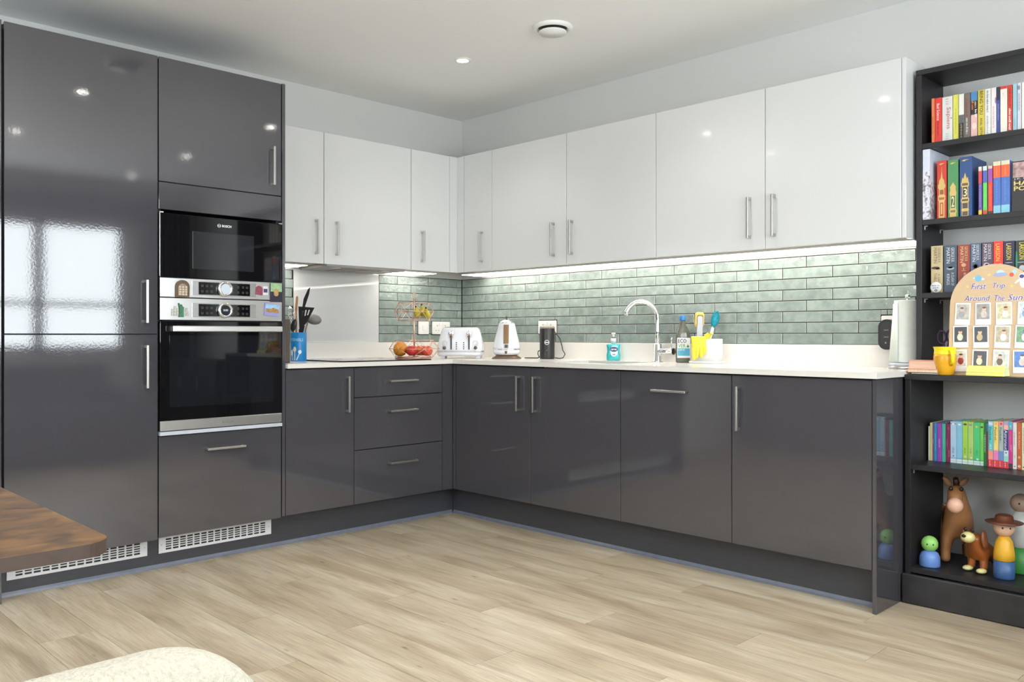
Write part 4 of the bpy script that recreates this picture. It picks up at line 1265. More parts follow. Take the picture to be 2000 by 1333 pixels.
lo = [(-0.070, -0.020, 0.030), (-0.058, -0.030, 0.030), (-0.045, -0.040, 0.029), (-0.020, -0.053, 0.028)]
hi = [(-0.055, -0.010, 0.262), (-0.0545, -0.012, 0.264), (-0.050, -0.025, 0.272), (-0.020, -0.053, 0.284)]
A = [b.bm.verts.new(v) for v in lo]; B_ = [b.bm.verts.new(v) for v in hi]
for k in range(3):
    b.bm.faces.new((A[k], A[k + 1], B_[k + 1], B_[k])).smooth = True
o = b.done('loose_sheet', paper, t)
md = o.modifiers.new('thickness', 'SOLIDIFY'); md.thickness = 0.0008

# knife block, utensil pot and utensils
t = thing('knife_block', 'dark brown knife block against the tall oven housing', 'knife block', (0.420, -1.598, ZC0))
MB().box(-0.035, 0.035, -0.036, 0.036, 0.0, 0.222, 0.003).done('block', mat('dark_walnut', (0.085, 0.068, 0.050), 0.5, bump=0.15, bscale=60, stretch=(6, 6, 1), vary=0.15, vscale=20), t)
t = thing('knife', 'knife with a pale wooden handle standing in the dark block', 'knife', (0.424, -1.588, ZC0 + 0.2225), 0.75)
MB().lathe([(0.009, 0.0), (0.0105, 0.004), (0.0095, 0.070), (0.0085, 0.085)], seg=14).done('bolster', black_plastic, t)
MB().lathe([(0.0090, 0.085), (0.0120, 0.105), (0.0105, 0.140), (0.0125, 0.180), (0.0110, 0.205), (0.004, 0.212)], seg=14).done('handle', mat('honey_wood', rgb(190, 122, 60), 0.45, bump=0.1, bscale=40, stretch=(6, 6, 1), vary=0.18, vscale=30), t)
PTX, PTY = 0.222, -1.378
t = thing('utensil_pot', 'blue cylindrical utensil pot with white utensil print', 'pot', (PTX, PTY, ZC0), YAW - 0.1)
blue_pot = mat('pot_blue', rgb(24, 130, 196), 0.35, vary=0.03)
MB().lathe([(0.042, 0.0), (0.043, 0.002), (0.043, 0.154), (0.0415, 0.156), (0.0405, 0.154), (0.0405, 0.004), (0.001, 0.004)], seg=36).done('pot_wall', blue_pot, t)
def wrap(o, R=0.0434):
    """bend a flat print around the pot (x -> angle)"""
    for v in o.data.vertices:
        a = v.co.x / R
        d = R + (-v.co.y)
        v.co = Vector((d * math.sin(a), -d * math.cos(a), v.co.z))
    return o
wrap(front_text('UTENSILS', mat('pot_print_pale', rgb(160, 205, 232), 0.5, vary=0.01), t, -0.041, 0.108, 0.082, 0.0155, 0.0, 'print', bold=0.02))
pw = mat('pot_print_white', rgb(228, 236, 240), 0.5, vary=0.01)
def flat_print(polys, m, name='print'):
    b = MB()
    for P in polys:
        b.prism(P, -0.0003, 0.0)
    return wrap(b.done(name, m, t))
ell = lambda cx, cz, rx, rz, n=14: [(cx + rx * math.cos(2 * PI * k / n), cz + rz * math.sin(2 * PI * k / n)) for k in range(n)]
flat_print([[(-0.034, 0.060), (-0.016, 0.064), (-0.019, 0.034), (-0.027, 0.028), (-0.032, 0.034)]], pw, 'spatula_head_print')
flat_print([[(-0.025, 0.032), (-0.021, 0.032), (-0.016, 0.004), (-0.021, 0.004)]], pw, 'spatula_stem_print')
cream = mat('pot_print_cream', rgb(226, 216, 190), 0.5, vary=0.01)
flat_print([ell(-0.006, 0.064, 0.0085, 0.014)], cream, 'spoon_head_print')
flat_print([[(-0.008, 0.052), (-0.004, 0.052), (-0.003, 0.004), (-0.009, 0.004)]], cream, 'spoon_stem_print')
flat_print([ell(0.022, 0.050, 0.0095, 0.011)], pw, 'ladle_head_print')
flat_print([[(0.017, 0.042), (0.021, 0.041), (0.006, 0.004), (0.001, 0.006)]], pw, 'ladle_stem_print')
# utensils: local x to the right in the photo, z up
def utensil(name, label, lean=0.0):
    return thing(name, label, 'utensil', (PTX, PTY, ZC0 + 0.0045), YAW)
sil_black = mat('nylon_black', (0.014, 0.014, 0.015), 0.4, bump=0.05, bscale=200, vary=0.03)
wood = mat('beech', rgb(186, 136, 86), 0.55, bump=0.1, bscale=60, vary=0.15, vscale=30)
u = utensil('slotted_spatula', 'black slotted spatula, its slotted blade up, in the blue pot')
hd = MB()
A0, B0, C0, D0 = (0.004, 0.293), (0.092, 0.286), (0.050, 0.205), (0.010, 0.160)
def Q(s, r):      # bilinear point on the blade
    top = (A0[0] + (B0[0] - A0[0]) * s, A0[1] + (B0[1] - A0[1]) * s)
    bot = (D0[0] + (C0[0] - D0[0]) * s, D0[1] + (C0[1] - D0[1]) * s)
    return (bot[0] + (top[0] - bot[0]) * r, bot[1] + (top[1] - bot[1]) * r)
ss = [0, 0.24, 0.33, 0.46, 0.55, 0.68, 0.77, 1.0]
for i in range(7):
    for r0, r1 in ((0.0, 0.55), (0.55, 0.85), (0.85, 1.0)):
        if i in (1, 3, 5) and r0 == 0.55:
            continue
        hd.prism([Q(ss[i], r0), Q(ss[i + 1], r0), Q(ss[i + 1], r1), Q(ss[i], r1)], -0.022, -0.0195)
hd.prism([(0.006, 0.168), (0.040, 0.19), (0.020, 0.10), (0.008, 0.10)], -0.0222, -0.0193)
hd.done('blade', sil_black, u)
MB().tube([(0.016, -0.020, 0.135), (0.012, -0.014, 0.014)], 0.005, 8).done('stem', sil_black, u)
u = utensil('palette_spatula', 'long slim black spatula pointing up to the right in the pot')
MB().prism([(0.016, 0.255), (0.028, 0.335), (0.052, 0.388), (0.064, 0.398), (0.058, 0.360), (0.030, 0.275)], -0.003, 0.0).done('blade', sil_black, u)
MB().tube([(0.022, -0.002, 0.265), (0.002, 0.004, 0.012)], 0.0045, 8).done('stem', sil_black, u)
u = utensil('ladle', 'grey round ladle hanging over the right rim of the pot')
MB().ball((0.078, 0.026, 0.222), 0.042, 0.030, 0.028, 18, 12, rot=Matrix.Rotation(0.15, 3, 'Y')).done('bowl', mat('nylon_grey', rgb(128, 126, 122), 0.45, vary=0.05), u)
MB().tube([(0.044, 0.022, 0.208), (0.033, 0.020, 0.165), (0.014, 0.018, 0.014)], 0.005, 8).done('stem', mat('nylon_grey', (0, 0, 0)), u)
u = utensil('wooden_spatula', 'flat wooden spatula standing at the back left of the pot')
MB().prism([(-0.022, 0.270), (-0.016, 0.345), (-0.008, 0.352), (-0.004, 0.340), (-0.010, 0.268)], 0.006, 0.010).done('blade', wood, u)
MB().tube([(-0.016, 0.008, 0.275), (-0.016, 0.020, 0.014)], 0.005, 8).done('stem', wood, u)
u = utensil('serving_spoon', 'black serving spoon, its dark bowl low on the left of the pot')
MB().ball((-0.022, -0.018, 0.190), 0.016, 0.008, 0.036, 14, 10, rot=Matrix.Rotation(0.25, 3, 'Y')).done('bowl', sil_black, u)
MB().tube([(-0.026, -0.018, 0.170), (-0.014, -0.022, 0.014)], 0.0045, 8).done('stem', sil_black, u)
u = utensil('whisk', 'steel wire whisk at the left of the pot beside the knife block')
for k in range(5):
    a = PI * k / 5
    c, s_ = math.cos(a), math.sin(a)
    MB().tube([(-0.034 + 0.002 * c, 0.002 * s_, 0.195), (-0.040 + 0.017 * c, 0.017 * s_, 0.245), (-0.044 + 0.017 * c, 0.017 * s_, 0.275), (-0.048, 0, 0.296),
               (-0.044 - 0.017 * c, -0.017 * s_, 0.275), (-0.040 - 0.017 * c, -0.017 * s_, 0.245), (-0.034 - 0.002 * c, -0.002 * s_, 0.195)], 0.0010, 5).done('wire_loop', chrome, u)
MB().tube([(-0.034, 0, 0.200), (-0.031, 0.0, 0.10), (-0.028, 0.0, 0.014)], 0.006, 8).done('handle', chrome, u)
# ------------------------------------------------------------------ bookcase
bk = mat('black_brown_foil', (0.019, 0.0175, 0.0195), 0.42, bump=0.06, bscale=90, vary=0.12, vscale=10, spec=0.35)
BX0, BX1 = 3.0595, 3.965
TH = 0.022
YU, YL = -0.246, -0.360
bc = thing('bookcase', 'tall black-brown bookcase with a deeper lower half, open to the wall behind', 'bookcase', (0, 0, 0))
def bpart(name, *a, **k):
    return MB().box(*a, k.get('bev', 0.0012)).done(name, bk, bc)
for x in (BX0, BX1 - TH):
    bpart('side_panel', x, x + TH, YL, -0.006, 0.0, 0.8755)
    bpart('side_panel', x, x + TH, YU, -0.006, 0.8975, 2.0965)
bpart('ledge', BX0 - 0.001, BX1 + 0.001, YL - 0.002, -0.006, 0.876, 0.897)
bpart('top_board', BX0 - 0.001, BX1 + 0.001, YU - 0.001, -0.006, 2.097, 2.1175)
SH = {'s1': 1.819, 's2': 1.514, 's3': 1.2205, 's4': 0.545, 's5': 0.142}
for k, z in SH.items():
    yf = YU + 0.001 if k in ('s1', 's2', 's3') else YL + 0.001
    bpart('shelf', BX0 + TH + 0.0005, BX1 - TH - 0.0005, yf, -0.008, z - 0.021, z)
MB().box(BX0 - 0.006, BX1 + 0.006, YL - 0.018, YL - 0.0005, 0.002, 0.117, 0.004, 2).done('plinth_board', mat('scuffed_foil', (0.026, 0.025, 0.028), 0.45, bump=0.06, bscale=80, vary=0.25, vscale=14), bc)
pinm = mat('shelf_pin', rgb(196, 198, 204), 0.4, vary=0.02)
for k, yy in (('s2', YU), ('s3', YU), ('s4', YL)):
    z = SH[k] - 0.0215
    for y in (yy + 0.030, -0.045):
        b = MB().box(BX0 + TH + 0.0003, BX0 + TH + 0.012, y - 0.004, y + 0.004, z - 0.0035, z - 0.0003, 0.0006)
        b.box(BX0 + TH + 0.0003, BX0 + TH + 0.003, y - 0.004, y + 0.004, z - 0.016, z - 0.0035, 0.0006)
        b.done('shelf_pin', pinm, bc)

# ------------------------------------------------------------------ books
page_m = mat('book_pages', rgb(222, 214, 196), 0.9, bump=0.4, bscale=300, stretch=(60, 1, 1), vary=0.06, vscale=60)
LEGIBLE = {'Bad Science', 'Sapiens', '|||', 'BEING YOU', 'ANIL SETH', 'I', '2', '3', 'GEORGE R.R.', 'MARTIN', 'A GAME OF', 'THRONES', 'A CLASH OF', 'KINGS', 'LARSSON', 'Peekab..', 'Astronaut', 'At the Airport'}
_cov = {}
def cov(c, rough=0.4):
    key = tuple(c)
    if key not in _cov:
        _cov[key] = mat('cover_%d_%d_%d' % key, rgb(*c), rough, vary=0.05, vscale=30)
    return _cov[key]
def book(label, x0, x1, zs, zt, yf, depth, colour, group, bands=(), titles=(), blocks=(), gap=0.0006):
    """bands: (from, to, colour) as fractions of height from the top; titles: (text, from, to, x from, x to, colour)"""
    x0 += gap; x1 -= gap
    w, h = x1 - x0, zt - zs - 0.0005
    t = thing('book', label, 'book', (x0, yf, zs + 0.0005), 0, group)
    ct = min(0.0022, w * 0.18)
    b = MB().box(0, w, 0, 0.0022, 0, h, 0.0006).box(0, ct, 0.0022, depth, 0, h).box(w - ct, w, 0.0022, depth, 0, h)
    c = b.done('cover', cov(colour), t)
    MB().box(ct + 0.0001, w - ct - 0.0001, 0.0024, depth - 0.003, 0.0015, h - 0.0025).done('pages', page_m, t)
    for q, (f0, f1, col) in enumerate(bands):
        MB().box(0.0002, w - 0.0002, -0.0005, 0.0002, h * (1 - f1), h * (1 - f0)).done('spine_band', cov(col), c)
    for (s, f0, f1, a, e, col) in titles:
        if s not in LEGIBLE:
            strokes(cov(col), c, (w * a, -0.0010, h * (1 - f0)), (0, 0, -1), (1, 0, 0), h * (f1 - f0), w * (e - a), label + s)
            continue
        if s in '23':
            front_text(s, cov(col), c, w * a, h * (1 - f1), w * (e - a), h * (f1 - f0), -0.0012, 'numeral', bold=0.01)
            continue
        spine_text(s, cov(col), c, w * a, w * e, h * (1 - f0), h * (f1 - f0), -0.0010)
    for (cx, cz, rx, rz, col) in blocks:
        P = [(w * cx + w * rx * math.cos(2 * PI * k / 12), h * (1 - cz) + h * rz * math.sin(2 * PI * k / 12)) for k in range(12)]
        MB().prism(P, -0.0009, -0.0002).done('spine_emblem', cov(col), c)
    return t
WHT, BLK, CRM = (232, 230, 226), (34, 32, 34), (222, 214, 196)
g1 = 'paperbacks on the top shelf'
s1 = [(3.108, 3.1205, 2.001), (3.1215, 3.147, 2.0), (3.148, 3.187, 1.998), (3.188, 3.209, 2.0), (3.210, 3.230, 1.998), (3.231, 3.253, 1.998), (3.254, 3.278, 1.998), (3.279, 3.3035, 1.999), (3.304, 3.3255, 1.999), (3.326, 3.3445, 1.999), (3.345, 3.357, 1.998), (3.3575, 3.382, 1.998), (3.3830, 3.399, 1.998), (3.400, 3.4145, 1.999), (3.415, 3.429, 2.0), (3.430, 3.448, 1.999)]
d1 = [('thin orange paperback with a pale edge, first on the top shelf', (226, 122, 72), [(0.0, 0.28, (222, 120, 78))], [('~24', 0.4, 0.8, 0.3, 0.62, (120, 60, 40))], []),
      ('bright red paperback with white lettering near the left of the top shelf', (216, 54, 44), [], [('Bad Science', 0.13, 0.50, 0.28, 0.72, WHT), ('~5', 0.53, 0.86, 0.34, 0.62, (150, 30, 30))], []),
      ('thick white paperback with large red serif title on the top shelf', (216, 214, 212), [], [('Sapiens', 0.24, 0.72, 0.34, 0.86, (190, 96, 104)), ('|||', 0.05, 0.17, 0.35, 0.62, (170, 170, 172)), ('|||', 0.82, 0.94, 0.35, 0.62, (176, 176, 178))], [(0.90, 0.49, 0.05, 0.012, BLK)]),
      ('lime yellow paperback on the top shelf', (214, 212, 92), [], [('~40', 0.30, 0.86, 0.40, 0.66, (176, 172, 70))], []),
      ('paperback half white, half black on the top shelf', (226, 224, 216), [(0.46, 0.64, (94, 96, 100)), (0.64, 1.0, (40, 36, 32))], [('~27', 0.66, 0.97, 0.34, 0.68, (170, 150, 110))], []),
      ('taupe paperback with dark red upper lettering on the top shelf', (112, 100, 92), [], [('~10', 0.12, 0.52, 0.22, 0.62, (146, 62, 58)), ('~14', 0.55, 0.90, 0.30, 0.64, WHT)], []),
      ('paperback with blue sky top and pink lower half on the top shelf', (40, 32, 36), [(0.0, 0.20, (70, 132, 184)), (0.50, 1.0, (222, 178, 176))], [('~2', 0.22, 0.36, 0.55, 0.92, (220, 196, 170)), ('~3', 0.20, 0.40, 0.08, 0.45, (226, 120, 60)), ('~33', 0.39, 0.56, 0.62, 0.95, WHT)], [(0.5, 0.75, 0.34, 0.07, (240, 206, 200))]),
      ('mustard yellow paperback with bold black title on the top shelf', (206, 188, 72), [], [('BEING YOU', 0.02, 0.53, 0.28, 0.80, (38, 34, 24)), ('ANIL SETH', 0.60, 0.97, 0.34, 0.70, (60, 52, 30))], []),
      ('white paperback with thin grey capitals, right of the mustard one', (224, 222, 220), [], [('~23', 0.04, 0.50, 0.30, 0.66, (90, 90, 92)), ('~42', 0.58, 0.97, 0.36, 0.60, (120, 120, 122))], []),
      ('white paperback with pale pink script on the top shelf', (226, 222, 222), [], [('~11', 0.40, 0.86, 0.34, 0.72, (206, 160, 166))], [(0.9, 0.28, 0.14, 0.07, (150, 130, 160))]),
      ('slim navy and blue paperback on the top shelf', (62, 76, 146), [(0.0, 0.28, (44, 44, 62))], [('~15', 0.36, 0.72, 0.38, 0.66, (190, 196, 220))], []),
      ('cream paperback with a red top band on the top shelf', (226, 222, 210), [(0.0, 0.06, (204, 52, 42))], [('~41', 0.14, 0.22, 0.36, 0.54, (180, 170, 160))], []),
      ('red paperback with white lower lettering on the top shelf', (206, 62, 44), [], [('~22', 0.08, 0.46, 0.30, 0.72, (112, 40, 30)), ('~17', 0.50, 0.98, 0.20, 0.78, WHT)], []),
      ('pale blue paperback on the top shelf', (150, 192, 204), [], [('~34', 0.74, 0.90, 0.4, 0.6, (100, 150, 160))], []),
      ('pale lilac paperback near the right edge of the photo on the top shelf', (206, 206, 216), [], [('~37', 0.22, 0.60, 0.3, 0.68, (120, 128, 160))], [(0.4, 0.10, 0.3, 0.05, (130, 130, 150))]),
      ('ivory paperback at the right edge of the photo on the top shelf', (228, 226, 216), [], [], [])]
for (a, b_, zt), (lab, col, bands, titles, blocks) in zip(s1, d1):
    book(lab, a, b_, SH['s1'], zt, -0.215 + random.uniform(-0.002, 0.002), 0.132, col, g1, bands, titles, blocks)

g2 = 'books on the second shelf'
def photo_print():
    if 'snow_print' in MATS:
        return MATS['snow_print']
    m = bpy.data.materials.new('snow_print')
    m.use_nodes = True
    nt = m.node_tree
    tc = nt.nodes.new('ShaderNodeTexCoord')
    n = nt.nodes.new('ShaderNodeTexNoise'); n.inputs['Scale'].default_value = 55; n.inputs['Detail'].default_value = 4
    nt.links.new(tc.outputs['Object'], n.inputs['Vector'])
    cr = nt.nodes.new('ShaderNodeValToRGB')
    e = cr.color_ramp.elements
    e[0].position = 0.30; e[0].color = rgb(92, 82, 84)
    e[1].position = 0.72; e[1].color = rgb(176, 122, 96)
    for p_, c_ in ((0.42, (150, 148, 158)), (0.52, (222, 222, 230)), (0.62, (200, 198, 210))):
        k = e.new(p_); k.color = rgb(*c_)
    nt.links.new(n.outputs['Fac'], cr.inputs[0])
    nt.links.new(cr.outputs[0], nt.nodes['Principled BSDF'].inputs['Base Color'])
    nt.nodes['Principled BSDF'].inputs['Roughness'].default_value = 0.35
    MATS['snow_print'] = m
    return m
t = book('tall white photo-covered book standing proud at the left of the second shelf', 3.0825, 3.111, SH['s2'], 1.796, -0.240, 0.215, (206, 212, 226), g2)
MB().box(0.0002, 0.0276, -0.0006, 0.0002, 0.004, 0.196).done('printed_spine', photo_print(), t.children[0])
MB().box(0.0279, 0.0284, 0.0, 0.213, 0.004, 0.150).done('printed_cover', photo_print(), t.children[0])
gold = (206, 176, 104)
def gilt(t, w, h, cx, prof, panels=()):
    """plain stepped tower ornament: prof lists (fraction from the foot, half width as a fraction of the spine)"""
    c = t.children[0]
    R_ = [(w * (cx + hw), h * f) for f, hw in prof]
    L_ = [(w * (cx - hw), h * f) for f, hw in reversed(prof)]
    MB().prism(R_ + L_, -0.0006, -0.0001).done('gilt_tower', cov(gold), c)
    for f0, f1, hw, col in panels:
        MB().box(w * (cx - hw), w * (cx + hw), -0.0009, -0.0005, h * f0, h * f1).done('tower_panel', cov(col), c)
    MB().prism([(w * (cx - 0.30), h * 0.935), (w * (cx - 0.1), h * 0.955), (w * (cx + 0.32), h * 0.952), (w * (cx + 0.02), h * 0.938), (w * (cx - 0.02), h * 0.925)], -0.0006, -0.0001).done('gilt_flourish', cov(gold), c)
t = book('scarlet gift hardback with gold ornament and numeral one', 3.1285, 3.165, SH['s2'], 1.747, -0.215, 0.17, (196, 58, 44), g2, [], [('I', 0.74, 0.92, 0.42, 0.58, gold)], [])
gilt(t, 0.0353, 0.2325, 0.5, [(0.02, 0.30), (0.31, 0.30), (0.32, 0.36), (0.40, 0.36), (0.41, 0.28), (0.52, 0.28), (0.53, 0.38), (0.585, 0.38), (0.60, 0.30), (0.66, 0.26), (0.70, 0.10), (0.80, 0.02), (0.90, 0.01)], [(0.05, 0.28, 0.18, (186, 64, 44)), (0.42, 0.50, 0.20, (150, 90, 56)), (0.33, 0.37, 0.28, (160, 96, 60))])
t = book('green gift hardback with gold ornament and numeral two', 3.169, 3.209, SH['s2'], 1.744, -0.215, 0.17, (76, 140, 88), g2, [], [('2', 0.63, 0.81, 0.36, 0.64, (226, 208, 150))], [])
gilt(t, 0.0388, 0.2295, 0.5, [(0.02, 0.30), (0.08, 0.30), (0.09, 0.34), (0.14, 0.34), (0.15, 0.28), (0.39, 0.28), (0.41, 0.32), (0.45, 0.32), (0.46, 0.26), (0.52, 0.26), (0.53, 0.30), (0.55, 0.22), (0.61, 0.02)], [(0.17, 0.38, 0.20, (70, 104, 74)), (0.095, 0.135, 0.24, (130, 116, 76))])
t = book('tall navy gift hardback with gold ornament and numeral three', 3.214, 3.259, SH['s2'], 1.749, -0.218, 0.175, (42, 74, 128), g2, [], [('3', 0.53, 0.66, 0.32, 0.62, (232, 216, 160))], [])
gilt(t, 0.0438, 0.2345, 0.45, [(0.01, 0.28), (0.10, 0.28), (0.115, 0.33), (0.13, 0.28), (0.24, 0.28), (0.255, 0.33), (0.30, 0.33), (0.315, 0.26), (0.50, 0.26), (0.515, 0.33), (0.57, 0.33), (0.58, 0.28), (0.60, 0.28), (0.66, 0.22), (0.635, 0.14), (0.66, 0.10), (0.73, 0.01)], [(0.325, 0.495, 0.20, (62, 56, 60)), (0.26, 0.295, 0.26, (96, 80, 66)), (0.14, 0.23, 0.22, (84, 74, 70)), (0.02, 0.09, 0.22, (96, 80, 66)), (0.52, 0.56, 0.25, (96, 80, 70))])
book('thin paperback with red, purple and yellow spine, first of the slim ones', 3.281, 3.294, SH['s2'], 1.703, -0.215, 0.13, (100, 76, 160), g2, [(0.0, 0.09, (216, 206, 190)), (0.09, 0.34, (208, 66, 70)), (0.89, 1.0, (228, 190, 60))], [('~19', 0.38, 0.84, 0.34, 0.66, (186, 176, 214))], [])
book('thin paperback with blue, lime and red spine, middle of the slim ones', 3.2965, 3.312, SH['s2'], 1.703, -0.215, 0.13, (96, 196, 92), g2, [(0.0, 0.09, (206, 214, 226)), (0.09, 0.34, (82, 92, 178)), (0.90, 1.0, (214, 74, 52))], [('~8', 0.40, 0.84, 0.36, 0.64, (150, 222, 140))], [])
book('thin paperback with violet and red spine, third of the slim ones', 3.3145, 3.331, SH['s2'], 1.702, -0.215, 0.13, (220, 66, 50), g2, [(0.0, 0.06, (206, 186, 170)), (0.06, 0.33, (156, 74, 166)), (0.93, 1.0, (70, 50, 44))], [('~1', 0.40, 0.84, 0.36, 0.64, (240, 130, 110))], [])
for lab, a, b_ in (('thick orange and blue hardback, left one of the pair', 3.333, 3.3595), ('thick orange and blue hardback, right one of the pair', 3.360, 3.3905)):
    book(lab, a, b_, SH['s2'], 1.715, -0.215, 0.15, (72, 110, 184), g2, [(0.0, 0.08, (214, 204, 176)), (0.08, 0.31, (236, 96, 50)), (0.84, 1.0, (132, 192, 212))], [('~13', 0.11, 0.29, 0.40, 0.60, (238, 150, 110)), ('~20', 0.36, 0.78, 0.36, 0.62, (110, 140, 200))], [])
# black paperback turned face out
t = thing('book', 'black paperback standing face out with gold capitals on its cover', 'book', (3.398, -0.215, SH['s2'] + 0.0005), 0, g2)
c = MB().box(0, 0.127, 0, 0.0012, 0, 0.1915).box(0, 0.127, 0.036, 0.0372, 0, 0.1915).box(0.1258, 0.127, 0.0012, 0.036, 0, 0.1915).done('cover', cov((38, 36, 38)), t)
MB().box(0.001, 0.1256, 0.0014, 0.0358, 0.001, 0.1905).done('pages', page_m, t)
MB().box(0.003, 0.124, -0.0004, 0.0002, 0.130, 0.187).done('cover_picture', mat('cover_photo', rgb(176, 146, 142), 0.5, vary=0.55, vscale=45), c)
front_text('J.K. ROWLING', cov((200, 196, 190)), c, 0.006, 0.1205, 0.115, 0.0075, -0.0006, bold=0.01)
front_text('HARRY', cov((214, 192, 120)), c, 0.006, 0.100, 0.115, 0.017, -0.0006, bold=0.02)
front_text('POTTER', cov((214, 192, 120)), c, 0.006, 0.080, 0.115, 0.017, -0.0006, bold=0.02)
MB().prism([(0.050, 0.006), (0.066, 0.006), (0.060, 0.014), (0.062, 0.022), (0.056, 0.016)], -0.0006, 0.0).done('gold_mark', cov((196, 180, 140)), c)

g3 = 'thick paperbacks behind the photo board'
s3 = [(3.105, 3.150, 1.409), (3.154, 3.203, 1.407), (3.205, 3.250, 1.406), (3.251, 3.290, 1.408), (3.292, 3.332, 1.409), (3.333, 3.367, 1.410), (3.368, 3.406, 1.408), (3.408, 3.448, 1.407)]
Gn, Mn = 'GEORGE R.R.', 'MARTIN'
pale = (214, 216, 218)
d3 = [('sand coloured thick paperback with a dark sword emblem, behind the white badge', (196, 178, 136), [(Gn, 0.04, 0.37, 0.60, 0.84, (126, 108, 76)), (Mn, 0.04, 0.37, 0.24, 0.52, (112, 96, 68)), ('A GAME OF', 0.60, 0.92, 0.58, 0.80, (120, 102, 72)), ('THRONES', 0.58, 0.92, 0.24, 0.50, (112, 96, 68))], [(0.40, 0.47, 0.36, 0.028, (70, 44, 28)), (0.60, 0.49, 0.20, 0.020, (92, 56, 30))]),
      ('slate blue thick paperback with a crown emblem, left of the photo board', (66, 82, 98), [(Gn, 0.05, 0.36, 0.56, 0.82, pale), (Mn, 0.05, 0.38, 0.20, 0.48, pale), ('A CLASH OF', 0.58, 0.86, 0.58, 0.80, pale), ('KINGS', 0.61, 0.84, 0.22, 0.46, pale)], [(0.5, 0.49, 0.30, 0.035, (150, 158, 164)), (0.5, 0.47, 0.20, 0.02, (60, 72, 84))]),
      ('rust red thick paperback with a chalice emblem', (146, 58, 40), [(Gn, 0.04, 0.36, 0.58, 0.84, (222, 178, 130)), (Mn, 0.04, 0.38, 0.22, 0.50, (226, 190, 146)), ('~0', 0.60, 0.92, 0.5, 0.8, (222, 178, 130))], [(0.5, 0.43, 0.20, 0.040, (206, 160, 110)), (0.5, 0.52, 0.05, 0.035, (190, 130, 80)), (0.5, 0.55, 0.22, 0.010, (190, 130, 80))]),
      ('steel blue thick paperback with a pale round emblem', (78, 94, 122), [(Gn, 0.03, 0.36, 0.58, 0.84, pale), (Mn, 0.03, 0.38, 0.20, 0.50, pale)], [(0.5, 0.48, 0.30, 0.06, (42, 46, 56)), (0.5, 0.48, 0.18, 0.04, (206, 206, 206))]),
      ('plum thick paperback with a silver round emblem', (86, 66, 84), [(Gn, 0.04, 0.36, 0.56, 0.84, pale), (Mn, 0.04, 0.38, 0.18, 0.48, pale)], [(0.42, 0.47, 0.30, 0.055, (176, 172, 178)), (0.46, 0.47, 0.16, 0.03, (120, 116, 124))]),
      ('scarlet thick paperback with yellow capitals', (222, 56, 42), [('LARSSON', 0.05, 0.40, 0.24, 0.70, (236, 200, 60))], [(0.72, 0.50, 0.26, 0.05, (222, 176, 150))]),
      ('navy thick paperback with yellow capitals', (34, 34, 66), [('LARSSON', 0.05, 0.38, 0.26, 0.72, (230, 204, 60))], [(0.5, 0.44, 0.36, 0.006, (200, 200, 206)), (0.5, 0.70, 0.3, 0.08, (70, 90, 130))]),
      ('dark green thick paperback with yellow capitals at the right edge of the photo', (40, 50, 46), [('LARSSON', 0.04, 0.38, 0.34, 0.82, (230, 210, 60))], [(0.10, 0.40, 0.09, 0.2, (46, 130, 96)), (0.5, 0.44, 0.36, 0.006, (200, 200, 206)), (0.6, 0.56, 0.28, 0.06, (190, 190, 190))])]
for (a, b_, zt), (lab, col, titles, blocks) in zip(s3, d3):
    book(lab, a, b_, SH['s3'], zt, -0.213, 0.125, col, g3, [], titles, blocks)
# round badge leaning on the first of them
t = thing('badge', 'white round badge leaning on the sand coloured paperback', 'badge', (3.128, -0.2205, SH['s3'] + 0.022))
MB().lathe([(0.0205, 0.0), (0.0218, 0.0015), (0.0218, 0.003), (0.019, 0.0048), (0.0015, 0.0055)], (0, 0, 0), 32, 'y').done('disc', white_plastic, t)
front_text('Baby on', cov((58, 72, 150)), t, -0.0145, 0.0035, 0.029, 0.0055, -0.0058, bold=0.02)
front_text('board!', cov((58, 72, 150)), t, -0.0105, -0.0045, 0.021, 0.0055, -0.0058, bold=0.02)
rg = MB().lathe([(0.0048, 0.0052), (0.0048, 0.0060), (0.0032, 0.0060), (0.0032, 0.0052)], (0.001, 0, -0.0125), 18, 'y', cap=False)
rg.box(-0.0055, 0.0075, -0.0061, -0.0054, -0.0133, -0.0117)
rg.done('ring_mark', cov((40, 44, 70)), t)

g4 = 'children\'s books on the lower shelf'
zs = SH['s4']
s4 = [(3.092, 3.098, 0.684), (3.0985, 3.108, 0.698), (3.1085, 3.114, 0.697), (3.1145, 3.125, 0.698), (3.1255, 3.144, 0.698), (3.1445, 3.158, 0.698), (3.1585, 3.1755, 0.699), (3.176, 3.198, 0.709), (3.1985, 3.220, 0.711), (3.2205, 3.240, 0.713), (3.2405, 3.2605, 0.712), (3.261, 3.284, 0.711), (3.2845, 3.297, 0.711), (3.2975, 3.308, 0.711),
      (3.3095, 3.3145, 0.714), (3.315, 3.3325, 0.720), (3.333, 3.3505, 0.721), (3.351, 3.368, 0.722), (3.3685, 3.385, 0.724), (3.3855, 3.399, 0.724), (3.3995, 3.413, 0.721), (3.4135, 3.429, 0.722), (3.4295, 3.446, 0.722)]
foot = [(0.875, 0.885, (90, 130, 150)), (0.905, 0.945, (214, 226, 226)), (0.955, 1.0, (206, 222, 220))]
red_f = (214, 60, 72)
